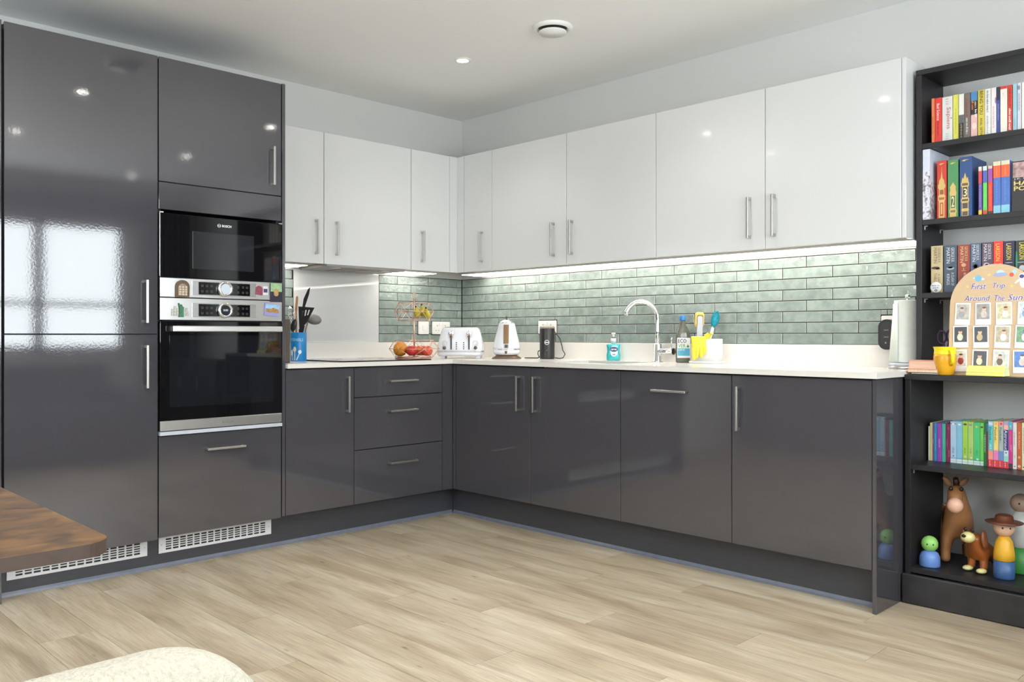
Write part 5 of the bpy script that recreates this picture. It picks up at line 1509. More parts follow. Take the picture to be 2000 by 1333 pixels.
d4 = [('thinnest white picture book at the left end of the lower shelf', (222, 224, 206), [], [], []),
      ('thin pale yellow picture book second from the left on the lower shelf', (206, 202, 140), [], [], []),
      ('thin mauve picture book third from the left on the lower shelf', (126, 76, 140), [], [('~4', 0.42, 0.56, 0.3, 0.7, WHT)], []),
      ('thin blue picture book with pale lettering on the lower shelf', (46, 142, 188), [], [('~31', 0.28, 0.72, 0.34, 0.66, (150, 210, 236))], []),
      ('purple picture book on the lower shelf', (150, 74, 174), [(0.0, 1.0, (150, 74, 174))], [('~26', 0.40, 0.64, 0.36, 0.66, (222, 170, 232))], [(0.12, 0.5, 0.05, 0.5, (92, 60, 150))]),
      ('sea green picture book on the lower shelf', (64, 176, 146), [], [('~30', 0.40, 0.62, 0.36, 0.64, (110, 210, 184))], []),
      ('burgundy picture book on the lower shelf', (122, 34, 76), [], [('~21', 0.38, 0.62, 0.24, 0.46, (190, 110, 150)), ('~6', 0.68, 0.86, 0.66, 0.86, (206, 150, 60))], [(0.62, 0.12, 0.16, 0.05, (150, 70, 100))]),
      ('ice blue board book with a panda face on its spine', (172, 200, 224), foot, [('~28', 0.62, 0.78, 0.34, 0.66, (96, 130, 170))], [(0.16, 0.05, 0.08, 0.013, (40, 40, 50)), (0.80, 0.05, 0.08, 0.013, (40, 40, 50)), (0.48, 0.06, 0.24, 0.022, (226, 230, 236)), (0.5, 0.83, 0.10, 0.018, (60, 90, 140))]),
      ('sky blue board book with a white lamb on its spine', (130, 190, 214), foot, [('~39', 0.2, 0.5, 0.4, 0.6, (160, 210, 228))], [(0.52, 0.075, 0.26, 0.022, (232, 232, 226))]),
      ('lime board book with a dark animal on its spine', (158, 200, 78), foot, [('~43', 0.62, 0.76, 0.36, 0.62, (96, 140, 50))], [(0.5, 0.07, 0.36, 0.025, (84, 70, 36)), (0.55, 0.83, 0.20, 0.024, (216, 210, 180))]),
      ('yellow-green board book with a grey animal on its spine', (168, 200, 108), foot, [('~35', 0.62, 0.76, 0.40, 0.64, (110, 146, 70))], [(0.46, 0.07, 0.36, 0.025, (140, 146, 120)), (0.6, 0.84, 0.22, 0.024, (216, 216, 190))]),
      ('emerald board book with a yellow duck on its spine', (74, 192, 116), foot, [('~36', 0.66, 0.76, 0.4, 0.66, (60, 140, 90))], [(0.46, 0.10, 0.20, 0.022, (230, 200, 70)), (0.62, 0.86, 0.20, 0.022, (216, 226, 200))]),
      ('fresh green board book with a small puppet face on its spine', (118, 204, 84), foot, [('~38', 0.4, 0.6, 0.4, 0.6, (90, 170, 64))], [(0.5, 0.10, 0.36, 0.022, (110, 66, 40)), (0.5, 0.11, 0.24, 0.014, (232, 210, 160))]),
      ('dark green picture book with white lettering on the lower shelf', (28, 122, 76), [], [('~29', 0.27, 0.68, 0.20, 0.66, (214, 232, 222))], []),
      ('thin maroon picture book between the green and the turquoise ones', (134, 46, 52), [(0.0, 0.2, (70, 120, 170))], [], []),
      ('turquoise flap book with black dotted title on the lower shelf', (92, 192, 196), [(0.0, 0.09, (176, 210, 236)), (0.64, 0.84, (240, 150, 130)), (0.84, 1.0, red_f)], [('Peekab..', 0.13, 0.46, 0.18, 0.62, (24, 60, 70)), ('~4', 0.5, 0.62, 0.34, 0.7, WHT), ('~7', 0.86, 0.98, 0.2, 0.5, (248, 190, 190))], [(0.5, 0.05, 0.3, 0.022, (236, 226, 236))]),
      ('yellow flap book with black dotted title on the lower shelf', (236, 206, 116), [(0.0, 0.08, (232, 196, 120)), (0.63, 0.84, (226, 130, 190)), (0.84, 1.0, red_f)], [('Peekab..', 0.13, 0.46, 0.20, 0.62, (70, 56, 24)), ('~25', 0.5, 0.62, 0.34, 0.7, (246, 222, 170)), ('~7', 0.86, 0.98, 0.2, 0.5, (248, 190, 190))], [(0.5, 0.05, 0.26, 0.02, (226, 170, 90))]),
      ('grey flap book with black dotted title on the lower shelf', (166, 180, 174), [(0.0, 0.09, (238, 150, 150)), (0.64, 0.84, (110, 140, 196)), (0.84, 1.0, red_f)], [('Peekab..', 0.13, 0.46, 0.20, 0.62, (50, 66, 66)), ('~9', 0.5, 0.62, 0.34, 0.7, (196, 206, 200)), ('~7', 0.86, 0.98, 0.2, 0.5, (248, 190, 190))], [(0.5, 0.05, 0.26, 0.024, (206, 70, 70))]),
      ('picture book with bold white title on a navy block', (206, 224, 226), [(0.0, 0.08, (170, 160, 196)), (0.08, 0.17, (244, 176, 160)), (0.18, 0.62, (44, 40, 112)), (0.74, 0.86, (150, 206, 190)), (0.86, 1.0, red_f)], [('Astronaut', 0.19, 0.61, 0.14, 0.80, (240, 240, 246)), ('~7', 0.88, 0.99, 0.2, 0.5, (248, 190, 190))], [(0.5, 0.67, 0.2, 0.018, (110, 120, 190))]),
      ('magenta picture book with a teal top and dark foot', (198, 52, 130), [(0.0, 0.17, (86, 170, 190)), (0.89, 1.0, (70, 56, 60))], [('~32', 0.22, 0.60, 0.30, 0.54, (226, 130, 180)), ('~16', 0.5, 0.64, 0.6, 0.84, (244, 196, 220))], [(0.5, 0.10, 0.2, 0.025, (150, 206, 216))]),
      ('off-white picture book with faint title, right part of the lower shelf', (220, 218, 212), [], [('~18', 0.20, 0.50, 0.26, 0.62, (150, 146, 140))], [(0.5, 0.94, 0.14, 0.012, BLK), (0.5, 0.73, 0.2, 0.04, (196, 200, 150))]),
      ('burnt orange picture book with white title, right part of the lower shelf', (192, 92, 48), [], [('At the Airport', 0.19, 0.56, 0.28, 0.66, (244, 222, 206))], [(0.5, 0.74, 0.24, 0.03, (224, 170, 130)), (0.5, 0.93, 0.32, 0.024, (236, 226, 216)), (0.5, 0.93, 0.14, 0.011, (120, 50, 30))]),
      ('cream picture book at the right edge of the photo on the lower shelf', (224, 220, 180), [], [('~12', 0.10, 0.66, 0.3, 0.62, (150, 160, 130))], [(0.4, 0.94, 0.16, 0.012, BLK)])]
for k, ((a, b_, zt), (lab, col, bands, titles, blocks)) in enumerate(zip(s4, d4)):
    yf = -0.205 if k < 14 else -0.212
    book(lab, a, b_, zs, zt, yf, (0.17 if k < 14 else 0.18), col, g4, bands, titles, blocks, gap=0.0003)

# ------------------------------------------------------------------ things on the ledge
ZL = 0.8975
BWX, BR = 3.3495, 0.155
board = thing('photo_board', 'arched wooden first-year board with twelve instant photos, leaning on the bookcase', 'photo board', (BWX, -0.2855, ZL))
board.rotation_euler = (-0.075, 0, 0)
plywood = mat('plywood', rgb(206, 178, 142), 0.6, bump=0.05, bscale=30, stretch=(1, 1, 12), vary=0.05, vscale=20)
HB = 0.425
arch = [(-BR, 0.0), (BR, 0.0)] + [(BR * math.cos(PI * k / 28), HB - BR + BR * math.sin(PI * k / 28)) for k in range(29)]
MB().prism(arch, 0.0, 0.004).done('board', plywood, board)
navy_ink = cov((66, 62, 140))
def board_text(s, x, z, L, H):
    front_text(s, cov((236, 226, 232)), board, x - 0.0012, z - 0.0012, L + 0.0024, H + 0.0024, -0.0004, 'lettering_outline', bold=0.045, shear=0.25)
    front_text(s, navy_ink, board, x, z, L, H, -0.0008, 'lettering', shear=0.25)
X = lambda x: x - BWX
board_text('First', X(3.270), 0.330, 0.052, 0.023)
board_text('Trip', X(3.345), 0.326, 0.042, 0.026)
board_text('Around', X(3.246), 0.285, 0.091, 0.022)
board_text('The', X(3.352), 0.283, 0.034, 0.022)
board_text('Sun', X(3.398), 0.284, 0.048, 0.023)
def flat(name, polys, col, y=-0.0005):
    b = MB()
    for P in polys:
        b.prism(P, y, y + 0.0004)
    return b.done(name, cov(col), board)
def ellp(cx, cz, rx, rz, n=16, rot=0.0):
    c, s = math.cos(rot), math.sin(rot)
    return [(cx + rx * math.cos(2 * PI * k / n) * c - rz * math.sin(2 * PI * k / n) * s, cz + rx * math.cos(2 * PI * k / n) * s + rz * math.sin(2 * PI * k / n) * c) for k in range(n)]
def star(cx, cz, r):
    return [(cx + (r if k % 2 == 0 else r * 0.42) * math.sin(PI * k / 5), cz + (r if k % 2 == 0 else r * 0.42) * math.cos(PI * k / 5)) for k in range(10)]
flat('planet_ring', [ellp(X(3.296), 0.371, 0.021, 0.006, rot=-0.15)], (206, 222, 228))
flat('planet', [ellp(X(3.294), 0.372, 0.0125, 0.0125)], (116, 180, 208), -0.0009)
for cx, cz in ((3.331, 0.384), (3.256, 0.342), (3.409, 0.338)):
    flat('star', [star(X(cx), cz, 0.0085)], (216, 204, 130))
flat('saucer_dome', [ellp(X(3.370), 0.391, 0.013, 0.010)], (190, 218, 224))
flat('saucer', [ellp(X(3.370), 0.384, 0.024, 0.0065, rot=0.06)], (150, 172, 214), -0.0009)
flat('balloon', [ellp(X(3.408), 0.381, 0.0075, 0.008)], (208, 84, 66))
flat('balloon', [ellp(X(3.418), 0.392, 0.0085, 0.009)], (170, 206, 222), -0.0003)
flat('spaceman_body', [ellp(X(3.447), 0.352, 0.012, 0.022), ellp(X(3.430), 0.357, 0.014, 0.004, rot=0.7)], (222, 222, 236))
flat('spaceman_helmet', [ellp(X(3.444), 0.373, 0.012, 0.012)], (226, 226, 240), -0.0009)
flat('spaceman_visor', [ellp(X(3.442), 0.373, 0.008, 0.007)], (62, 66, 130), -0.0013)
# photos: white frame, picture, and simple printed shapes
PXS = ((3.214, 3.288, 3.360, 3.431), (3.211, 3.283, 3.355, 3.4235), (3.209, 3.2795, 3.351, 3.4205))
PZT = (0.278, 0.1905, 0.0985)
pics = [[((176, 170, 156), (206, 170, 160), (150, 150, 160)), ((150, 144, 136), (214, 178, 164), (196, 186, 180)), ((198, 190, 146), (206, 160, 126), (226, 222, 214)), ((196, 206, 204), (60, 70, 60), (120, 150, 190))],
        [((40, 44, 42), (212, 170, 140), (206, 206, 180)), ((46, 52, 60), (210, 176, 150), (188, 164, 118)), ((176, 166, 136), (216, 176, 156), (236, 230, 230)), ((110, 150, 110), (70, 120, 200), (226, 230, 232))],
        [((200, 196, 188), (206, 176, 160), (150, 50, 50)), ((60, 58, 60), (208, 164, 146), (216, 204, 170)), ((196, 200, 190), (206, 172, 150), (96, 74, 56)), ((70, 120, 190), (206, 216, 226), (220, 190, 180))]]
n_ = 0
for r in range(3):
    for c_ in range(4):
        x0, zt = X(PXS[r][c_]), PZT[r]
        wd, ht = 0.0545, 0.085
        tilt = (0.03, -0.02, -0.03, 0.02)[(r + c_) % 4]
        ph = MB().box(-wd / 2, wd / 2, -0.0016, 0.0, 0, ht).done('photo', mat('photo_paper', rgb(232, 232, 234), 0.35, vary=0.01), board)
        ph.location = (x0 + wd / 2, -0.0012, zt - ht)
        ph.rotation_euler = (0.01, tilt, 0)
        bg, sk, bd = pics[r][c_]
        n_ += 1
        pm = [mat('print_%d_ground' % n_, rgb(*bg), 0.3, vary=0.35, vscale=70), mat('print_%d_face' % n_, rgb(*sk), 0.3, vary=0.1, vscale=90), mat('print_%d_clothes' % n_, rgb(*bd), 0.3, vary=0.2, vscale=110), mat('print_%d_hair' % n_, rgb(70, 52, 44), 0.3, vary=0.1)]
        b = MB().box(-0.0225, 0.0225, -0.0021, -0.0015, 0.022, 0.080)
        ox = (-0.004, 0.003, 0.005, -0.002)[(r * 3 + c_) % 4]
        b.prism(ellp(ox, 0.041, 0.0105, 0.014), -0.0024, -0.0020, mi=2)
        b.prism(ellp(ox + 0.001, 0.0595, 0.0072, 0.0078), -0.0027, -0.0020, mi=1)
        b.prism(ellp(ox + 0.001, 0.0655, 0.0066, 0.0032), -0.0029, -0.0020, mi=3)
        b.done('picture', pm, ph)
# yellow cup
t = thing('toddler_cup', 'yellow plastic training cup with a side handle, orange below', 'cup', (3.192, -0.3125, ZL))
cupm = mat('cup_orange', rgb(240, 176, 40), 0.25, vary=0.08, vscale=20, trans=0.15)
cupy = mat('cup_yellow', rgb(246, 222, 32), 0.3, vary=0.03)
MB().lathe([(0.029, 0.0), (0.0315, 0.003), (0.037, 0.025), (0.0405, 0.050), (0.0405, 0.070), (0.039, 0.080)], seg=32).done('body', cupm, t)
MB().lathe([(0.0392, 0.0803), (0.0375, 0.094), (0.040, 0.104), (0.0425, 0.108), (0.0405, 0.1085), (0.036, 0.098), (0.001, 0.096)], seg=32, cap=False).done('rim', cupy, t)
MB().tube([(0.026, -0.026, 0.096), (0.036, -0.036, 0.092), (0.042, -0.040, 0.075), (0.040, -0.036, 0.052), (0.031, -0.0275, 0.040)], [0.005, 0.0065, 0.007, 0.0065, 0.005], 10).done('handle', cupy, t)
# ribbed duster
t = thing('duster', 'pale yellow ribbed damp duster lying in front of the photo board', 'duster', (3.343, -0.3175, ZL), -0.05)
prof = []
for k in range(33):
    a = PI * k / 32
    rr = 1.0 - (0.055 if k % 4 == 2 else 0.0)
    prof.append((0.030 * math.cos(a) * rr, 0.002 + 0.037 * math.sin(a) ** 0.75 * rr))
prof = [(p, max(q, 0.0)) for p, q in prof]
MB().prism(prof, -0.064, 0.064, 'yz').done('sponge_block', mat('duster_yellow', rgb(232, 228, 128), 0.8, bump=0.3, bscale=300, vary=0.04, vscale=60), t)
MB().prism([(p * 0.97, q * 0.97 + 0.0005) for p, q in prof], 0.0641, 0.0665, 'yz').done('end_face', mat('duster_end', rgb(232, 238, 172), 0.85, bump=0.2, bscale=300, vary=0.03), t)
# flat books left of the cup
gz = 'flat books on the bookcase ledge'
def flat_book(label, x, y, z, w, d, h, cover, pages, rz):
    t = thing('book', label, 'book', (x, y, z), rz, gz)
    b = MB().box(-w / 2, w / 2, -d / 2, d / 2, 0, 0.0016).box(-w / 2, w / 2, -d / 2, d / 2, h - 0.0016, h).box(-w / 2, -w / 2 + 0.0016, -d / 2, d / 2, 0.0016, h - 0.0016)
    b.done('cover', cov(cover), t)
    MB().box(-w / 2 + 0.0018, w / 2 - 0.002, -d / 2 + 0.002, d / 2 - 0.002, 0.0018, h - 0.0018).done('pages', pages, t)
pinkp = mat('pink_pages', rgb(226, 186, 160), 0.8, bump=0.3, bscale=200, stretch=(1, 1, 30), vary=0.12, vscale=14)
flat_book('thin black notebook at the bottom of the flat stack left of the cup', 3.128, -0.299, ZL + 0.0005, 0.105, 0.086, 0.0075, (24, 24, 26), page_m, 0.0)
flat_book('thin pink and cream book in the middle of the flat stack left of the cup', 3.121, -0.300, ZL + 0.0085, 0.112, 0.092, 0.0115, (220, 176, 160), mat('striped_pages', rgb(230, 206, 172), 0.8, vary=0.2, vscale=60, stretch=(8, 1, 1)), 0.0)
flat_book('thick peach book on top of the flat stack left of the cup', 3.124, -0.299, ZL + 0.0205, 0.112, 0.090, 0.0345, (226, 150, 140), pinkp, 0.0)
# scissors leaning inside the compartment
t = thing('scissors', 'purple-handled scissors standing behind the photo board', 'scissors', (3.142, -0.150, ZL + 0.0005), 0.15)
pur = mat('purple_plastic', rgb(72, 38, 84), 0.35, vary=0.05)
for s, dz in ((-1, 0.0), (1, 0.004)):
    MB().tube([(s * 0.016 + 0.015 * math.cos(2 * PI * k / 20), s * 0.003, 0.145 + dz + 0.026 * math.sin(2 * PI * k / 20)) for k in range(20)], 0.0042, 8, closed=True).done('handle', pur, t)
    MB().tube([(s * 0.012, s * 0.003, 0.120 + dz), (s * 0.004, s * 0.003, 0.085)], [0.006, 0.007], 8).done('shank', pur, t)
    MB().prism([(s * 0.004 - 0.006, 0.086), (s * 0.004 + 0.006, 0.086), (-s * 0.004, 0.0)], s * 0.003 - 0.001, s * 0.003 + 0.001).done('blade', steel, t)

# ------------------------------------------------------------------ plain toys on the bottom shelf
ZB5 = SH['s5'] + 0.0005
def skin_body(name, verts, edges, radii, m, parent, sub=2, root=0):
    me = bpy.data.meshes.new(name)
    me.from_pydata(verts, edges, [])
    o = bpy.data.objects.new(name, me)
    COL.objects.link(o)
    o.parent = parent
    sk = o.modifiers.new('skin', 'SKIN')
    for v, r in zip(me.skin_vertices[0].data, radii):
        v.radius = (r, r) if not isinstance(r, tuple) else r
    me.skin_vertices[0].data[root].use_root = True
    sk.use_smooth_shade = True
    sb = o.modifiers.new('subdivision', 'SUBSURF')
    sb.levels = sub; sb.render_levels = sub
    me.materials.append(m)
    return o
toy_brown = mat('toy_tan', rgb(150, 104, 66), 0.4, vary=0.05)
toy_dark = mat('toy_dark_brown', rgb(84, 46, 32), 0.45, vary=0.08)
toy_pink = mat('toy_muzzle', rgb(216, 170, 146), 0.4, vary=0.03)
eye_b = cov((22, 20, 20))
# horse: facing the room, head turned left
t = thing('toy_horse', 'large tan toy horse with a pale muzzle at the back of the bottom shelf', 'toy', (3.190, -0.165, ZB5), 0.40)
V = [(0, 0.045, 0.165), (0, -0.02, 0.180), (0, -0.055, 0.215), (-0.008, -0.075, 0.270), (-0.014, -0.085, 0.312),      # body, chest, neck, head
     (-0.018, -0.118, 0.275), (-0.020, -0.130, 0.248),                                                             # muzzle
     (-0.036, -0.030, 0.120), (-0.046, -0.036, 0.060), (-0.048, -0.040, 0.008),
     (0.036, -0.030, 0.120), (0.046, -0.036, 0.060), (0.050, -0.042, 0.008),
     (-0.034, 0.060, 0.115), (-0.040, 0.066, 0.060), (-0.042, 0.060, 0.008),
     (0.034, 0.060, 0.115), (0.040, 0.066, 0.060), (0.042, 0.060, 0.008)]
Eg = [(0, 1), (1, 2), (2, 3), (3, 4), (4, 5), (5, 6), (1, 7), (7, 8), (8, 9), (1, 10), (10, 11), (11, 12), (0, 13), (13, 14), (14, 15), (0, 16), (16, 17), (17, 18)]
Rr = [0.052, 0.060, 0.052, 0.036, 0.034, 0.026, 0.024, 0.026, 0.019, 0.020, 0.026, 0.019, 0.020, 0.028, 0.019, 0.020, 0.028, 0.019, 0.020]
skin_body('body', V, Eg, Rr, toy_brown, t)
MB().ball((-0.020, -0.133, 0.252), 0.029, 0.026, 0.030, 18, 12).done('muzzle', toy_pink, t)
for s in (-1, 1):
    MB().ball((-0.014 + s * 0.029, -0.074, 0.335), 0.011, 0.006, 0.022, 12, 8, rot=Matrix.Rotation(s * 0.7, 3, 'Y')).done('ear', toy_brown, t)
    MB().ball((-0.015 + s * 0.018, -0.112, 0.312), 0.0075, 0.006, 0.0085, 12, 8).done('eye', eye_b, t)
MB().tube([(-0.012, -0.060, 0.345), (-0.006, -0.040, 0.315), (0, -0.022, 0.270), (0, -0.010, 0.230)], [0.010, 0.014, 0.014, 0.008], 8).done('mane', toy_dark, t)
MB().tube([(0, 0.092, 0.185), (0.02, 0.112, 0.160), (0.024, 0.116, 0.110)], [0.008, 0.011, 0.004], 8).done('tail', toy_dark, t)
MB().ball((0, 0.020, 0.200), 0.050, 0.038, 0.026, 18, 10).done('saddle', toy_dark, t)
# dog: plain puppy
t = thing('toy_dog', 'brown toy dog with a cream muzzle and drooping ears on the bottom shelf', 'toy', (3.292, -0.232, ZB5), -0.30)
V = [(0, 0.050, 0.075), (0, 0.0, 0.080), (0, -0.030, 0.115), (0, -0.036, 0.150), (-0.024, -0.010, 0.045), (-0.026, -0.016, 0.008), (0.024, -0.010, 0.045), (0.026, -0.016, 0.008), (-0.022, 0.060, 0.040), (-0.024, 0.062, 0.008), (0.022, 0.060, 0.040), (0.024, 0.062, 0.008)]
Eg = [(0, 1), (1, 2), (2, 3), (1, 4), (4, 5), (1, 6), (6, 7), (0, 8), (8, 9), (0, 10), (10, 11)]
skin_body('body', V, Eg, [0.040, 0.040, 0.028, 0.036, 0.014, 0.015, 0.014, 0.015, 0.015, 0.015, 0.015, 0.015], mat('toy_chestnut', rgb(158, 88, 38), 0.35, vary=0.08), t)
MB().ball((0, -0.072, 0.138), 0.025, 0.026, 0.021, 18, 12).done('muzzle', mat('toy_cream', rgb(222, 214, 150), 0.4, vary=0.03), t)
MB().ball((0, -0.097, 0.146), 0.009, 0.006, 0.006, 12, 8).done('nose', eye_b, t)
for s in (-1, 1):
    MB().ball((s * 0.041, -0.034, 0.132), 0.008, 0.017, 0.036, 14, 10, rot=Matrix.Rotation(-s * 0.12, 3, 'Y')).done('ear', mat('toy_ear', rgb(120, 70, 40), 0.4, vary=0.08), t)
    MB().ball((s * 0.014, -0.068, 0.166), 0.0065, 0.005, 0.0075, 12, 8).done('eye', eye_b, t)
    MB().ball((s * 0.028, -0.032, 0.0105), 0.017, 0.023, 0.010, 14, 8).done('paw', mat('toy_cream', (0, 0, 0)), t)
# three plain peg dolls
def peg_doll(label, x, y, h, rb, rh, body, head, rz, hat=None, base=None):
    t = thing('peg_doll', label, 'toy', (x, y, ZB5), rz)
    hb = h - 2 * rh * 0.92
    if base:
        MB().lathe([(rb * 0.96, 0.0), (rb, 0.004), (rb * 1.0, hb * 0.42)], seg=28).done('lower_body', cov(base), t)
    MB().lathe([(rb * 0.96, hb * 0.425 if base else 0.0), (rb, hb * 0.43 if base else 0.004), (rb * 0.98, hb * 0.6), (rb * 0.80, hb * 0.86), (rb * 0.45, hb)], seg=28).done('body', cov(body), t)
    MB().ball((0, 0, h - rh), rh, rh, rh, 22, 14).done('head', cov(head), t)
    for s in (-1, 1):
        MB().ball((s * rh * 0.34, -rh * 0.90, h - rh * 0.92), rh * 0.10, rh * 0.08, rh * 0.12, 10, 6).done('eye', eye_b, t)
    if hat:
        z = h - rh * 0.55
        MB().lathe([(rh * 0.9, z), (rh * 1.75, z + 0.002), (rh * 1.80, z + 0.005), (rh * 0.95, z + 0.006), (rh * 0.82, z + rh * 0.75), (rh * 0.6, z + rh * 0.9), (0.001, z + rh * 0.9)], seg=28).done('hat', cov(hat), t)
    return t
peg_doll('plain green and blue peg doll at the front left of the bottom shelf', 3.128, -0.290, 0.118, 0.038, 0.031, (104, 140, 206), (146, 206, 108), 0.4)
peg_doll('plain yellow peg doll with a brown hat and blue foot on the bottom shelf', 3.386, -0.268, 0.225, 0.036, 0.036, (222, 170, 48), (222, 180, 150), 0.5, (98, 54, 36), (58, 92, 140))
peg_doll('plain white and green peg doll at the back right of the bottom shelf', 3.405, -0.135, 0.300, 0.044, 0.036, (206, 208, 204), (176, 150, 130), 0.5, None, (70, 150, 70))

# ------------------------------------------------------------------ table and chair in the foreground
def rustic():
    m = bpy.data.materials.new('rustic_brown')
    m.use_nodes = True
    nt = m.node_tree
    b = nt.nodes['Principled BSDF']
    tc = nt.nodes.new('ShaderNodeTexCoord')
    mp = nt.nodes.new('ShaderNodeMapping'); mp.inputs['Scale'].default_value = (15, 9.0, 6)
    nt.links.new(tc.outputs['Object'], mp.inputs[0])
    n = nt.nodes.new('ShaderNodeTexNoise'); n.inputs['Scale'].default_value = 1.6; n.inputs['Detail'].default_value = 7; n.inputs['Distortion'].default_value = 0.7
    nt.links.new(mp.outputs[0], n.inputs['Vector'])
    cr = nt.nodes.new('ShaderNodeValToRGB')
    e = cr.color_ramp.elements
    e[0].position = 0.30; e[0].color = rgb(54, 40, 28)
    e[1].position = 0.70; e[1].color = rgb(122, 88, 52)
    k = e.new(0.48); k.color = rgb(92, 64, 36)
    nt.links.new(n.outputs['Fac'], cr.inputs[0])
    nt.links.new(cr.outputs[0], b.inputs['Base Color'])
    b.inputs['Roughness'].default_value = 0.38
    n2 = nt.nodes.new('ShaderNodeTexNoise'); n2.inputs['Scale'].default_value = 90
    nt.links.new(tc.outputs['Object'], n2.inputs['Vector'])
    bp = nt.nodes.new('ShaderNodeBump'); bp.inputs['Strength'].default_value = 0.1; bp.inputs['Distance'].default_value = 0.001
    nt.links.new(n2.outputs['Fac'], bp.inputs['Height']); nt.links.new(bp.outputs[0], b.inputs['Normal'])
    return m
t = thing('table', 'rustic brown table with rounded corner in the left foreground', 'table', (2.55, -3.815, 0))
x0, x1, y0, y1 = -0.58, 0.530, -0.45, 0.452
out = rounded(x0, x1, y0, y1, 0.045, 8)
MB().prism(out, 0.7300, 0.7500, 'xy').done('tabletop', [rustic(), mat('dark_edge', rgb(70, 56, 48), 0.45, bump=0.1, bscale=60, vary=0.25, vscale=18)], t)
tp = t.children[0]
for f in tp.data.polygons:
    if abs(f.normal.z) < 0.5:
        f.material_index = 1
blk_steel = mat('black_steel', (0.02, 0.02, 0.02), 0.4, 0.5, vary=0.05)
for xx in (-0.48, 0.28):
    for yy in (-0.34, 0.16):
        MB().box(xx - 0.02, xx + 0.02, yy - 0.02, yy + 0.02, 0.0, 0.7295, 0.002).done('leg', blk_steel, t)
MB().box(-0.46, 0.26, -0.352, -0.328, 0.690, 0.7295, 0.002).box(-0.46, 0.26, 0.148, 0.172, 0.690, 0.7295, 0.002).done('rail', blk_steel, t)['kind'] = 'stuff'

boucle = mat('cream_boucle', rgb(166, 162, 148), 0.95, bump=0.9, bscale=260, bdist=0.004, vary=0.10, vscale=180)
t = thing('dining_chair', 'cream boucle chair, only the top of its back showing at the bottom of the photo', 'chair', (3.45, -3.72, 0), 0)
def cushion(name, outline, t0, t1, plane, m, parent, r=0.02):
    b = MB()
    n = len(outline)
    cx = sum(p[0] for p in outline) / n; cy = sum(p[1] for p in outline) / n
    def P(a, c, d):
        return {'yz': (d, a, c), 'xy': (a, c, d)}[plane]
    rings = []
    for k in range(9):
        f = k / 8
        d = t0 + (t1 - t0) * f
        e = abs(2 * f - 1)
        sh = r * (1 - math.sqrt(max(1 - e ** 2.4, 0)))
        ring = []
        for a, c in outline:
            dx, dy = a - cx, c - cy
            L = math.hypot(dx, dy)
            ring.append(b.bm.verts.new(P(a - dx / L * sh, c - dy / L * sh, d)))
        rings.append(ring)
    for A, B_ in zip(rings, rings[1:]):
        for k in range(n):
            b.bm.faces.new((A[k], A[(k + 1) % n], B_[(k + 1) % n], B_[k])).smooth = True
    b.bm.faces.new(rings[0]); b.bm.faces.new(rings[-1])
    return b.done(name, m, parent, recalc=True)
cushion('backrest', rounded(-0.235, 0.268, 0.40, 0.795, 0.10, 10), 0.205, 0.278, 'yz', boucle, t, 0.034)
cushion('seat', rounded(-0.20, 0.215, -0.225, 0.225, 0.08, 8), 0.40, 0.475, 'xy', boucle, t, 0.03)
for sx, sy in ((-0.17, -0.19), (-0.17, 0.19), (0.18, -0.19), (0.18, 0.19)):
    MB().tube([(sx, sy, 0.405), (sx * 1.12, sy * 1.12, 0.0005)], [0.014, 0.010], 10).done('leg', blk_steel, t)

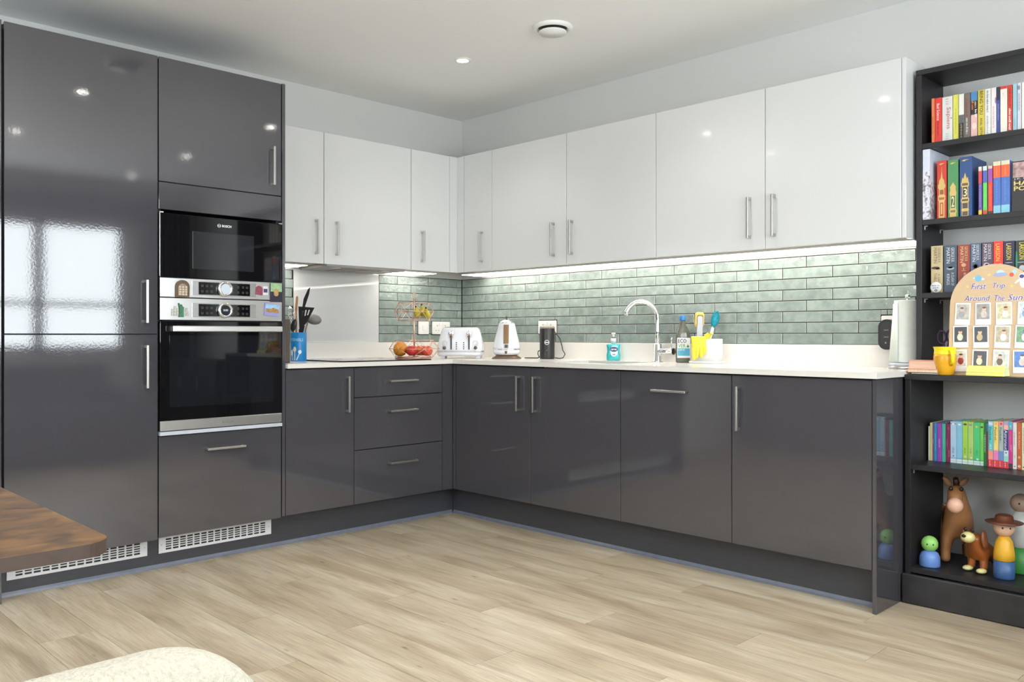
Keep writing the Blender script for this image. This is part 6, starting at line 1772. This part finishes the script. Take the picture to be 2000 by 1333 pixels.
# ------------------------------------------------------------------ furniture beside and behind the camera that the gloss fronts mirror
char = mat('charcoal_fabric', (0.045, 0.043, 0.048), 0.9, bump=0.5, bscale=260, vary=0.15, vscale=60)
t = thing('sofa', 'charcoal sofa right of the frame, seen only mirrored in the tall gloss door', 'sofa', (4.55, -1.75, 0), 0)
MB().box(-0.40, 0.40, -0.85, 0.85, 0.06, 0.30, 0.02, 2).done('base', char, t)
for k in (-1, 1):
    MB().box(-0.38, 0.20, k * 0.36 - 0.345, k * 0.36 + 0.345, 0.302, 0.45, 0.04, 3).done('seat_cushion', char, t)
    MB().box(-0.41, 0.41, k * 0.80 - 0.09, k * 0.80 + 0.09, 0.302, 0.60, 0.03, 2).done('armrest', char, t)
MB().box(0.21, 0.41, -0.70, 0.70, 0.302, 0.80, 0.04, 3).done('backrest', char, t)
for sx in (-0.34, 0.34):
    for sy in (-0.78, 0.78):
        MB().tube([(sx, sy, 0.0005), (sx, sy, 0.0595)], [0.014, 0.018], 10).done('leg', blk_steel, t)
t = thing('sideboard', 'low black-brown sideboard past the bookcase, seen only mirrored in the oven door', 'sideboard', (4.02, -0.40, 0), 0)
MB().box(0.0, 1.12, 0.002, 0.38, 0.08, 0.80).done('carcass', bk, t)
MB().box(-0.01, 1.13, -0.015, 0.385, 0.8005, 0.825, 0.002).done('top', bk, t)
for k in range(3):
    d = MB().box(0.004 + 0.373 * k, 0.370 + 0.373 * k, -0.018, 0.0, 0.085, 0.795, 0.002).done('door', bk, t)
    MB().box(0.325 + 0.373 * k, 0.335 + 0.373 * k, -0.040, -0.018, 0.55, 0.68, 0.002).done('handle', handle_steel, d)
for sx in (0.05, 1.07):
    for sy in (0.04, 0.34):
        MB().box(sx - 0.02, sx + 0.02, sy - 0.02, sy + 0.02, 0.0005, 0.0795).done('foot', bk, t)
t = thing('curtain', 'dark grey curtain gathered at the window, seen only mirrored in the microwave door', 'curtain', (5.27, -0.335, 0.02), 0)
b = MB()
n = 60
A, B_ = [], []
for k in range(n + 1):
    y = -0.235 + 0.47 * k / n
    x = 0.028 * math.sin(k * 0.95) + 0.008 * math.sin(k * 2.3)
    A.append(b.bm.verts.new((x, y, 0))); B_.append(b.bm.verts.new((x * 0.8, y, 2.32)))
for k in range(n):
    b.bm.faces.new((A[k], A[k + 1], B_[k + 1], B_[k])).smooth = True
o = b.done('drape', mat('curtain_grey', (0.05, 0.05, 0.055), 0.9, bump=0.2, bscale=300, vary=0.08), t)
md = o.modifiers.new('thickness', 'SOLIDIFY'); md.thickness = 0.003
MB().tube([(0, -0.26, 2.335), (0, 0.26, 2.335)], 0.012, 10).done('curtain_rod', blk_steel, t)
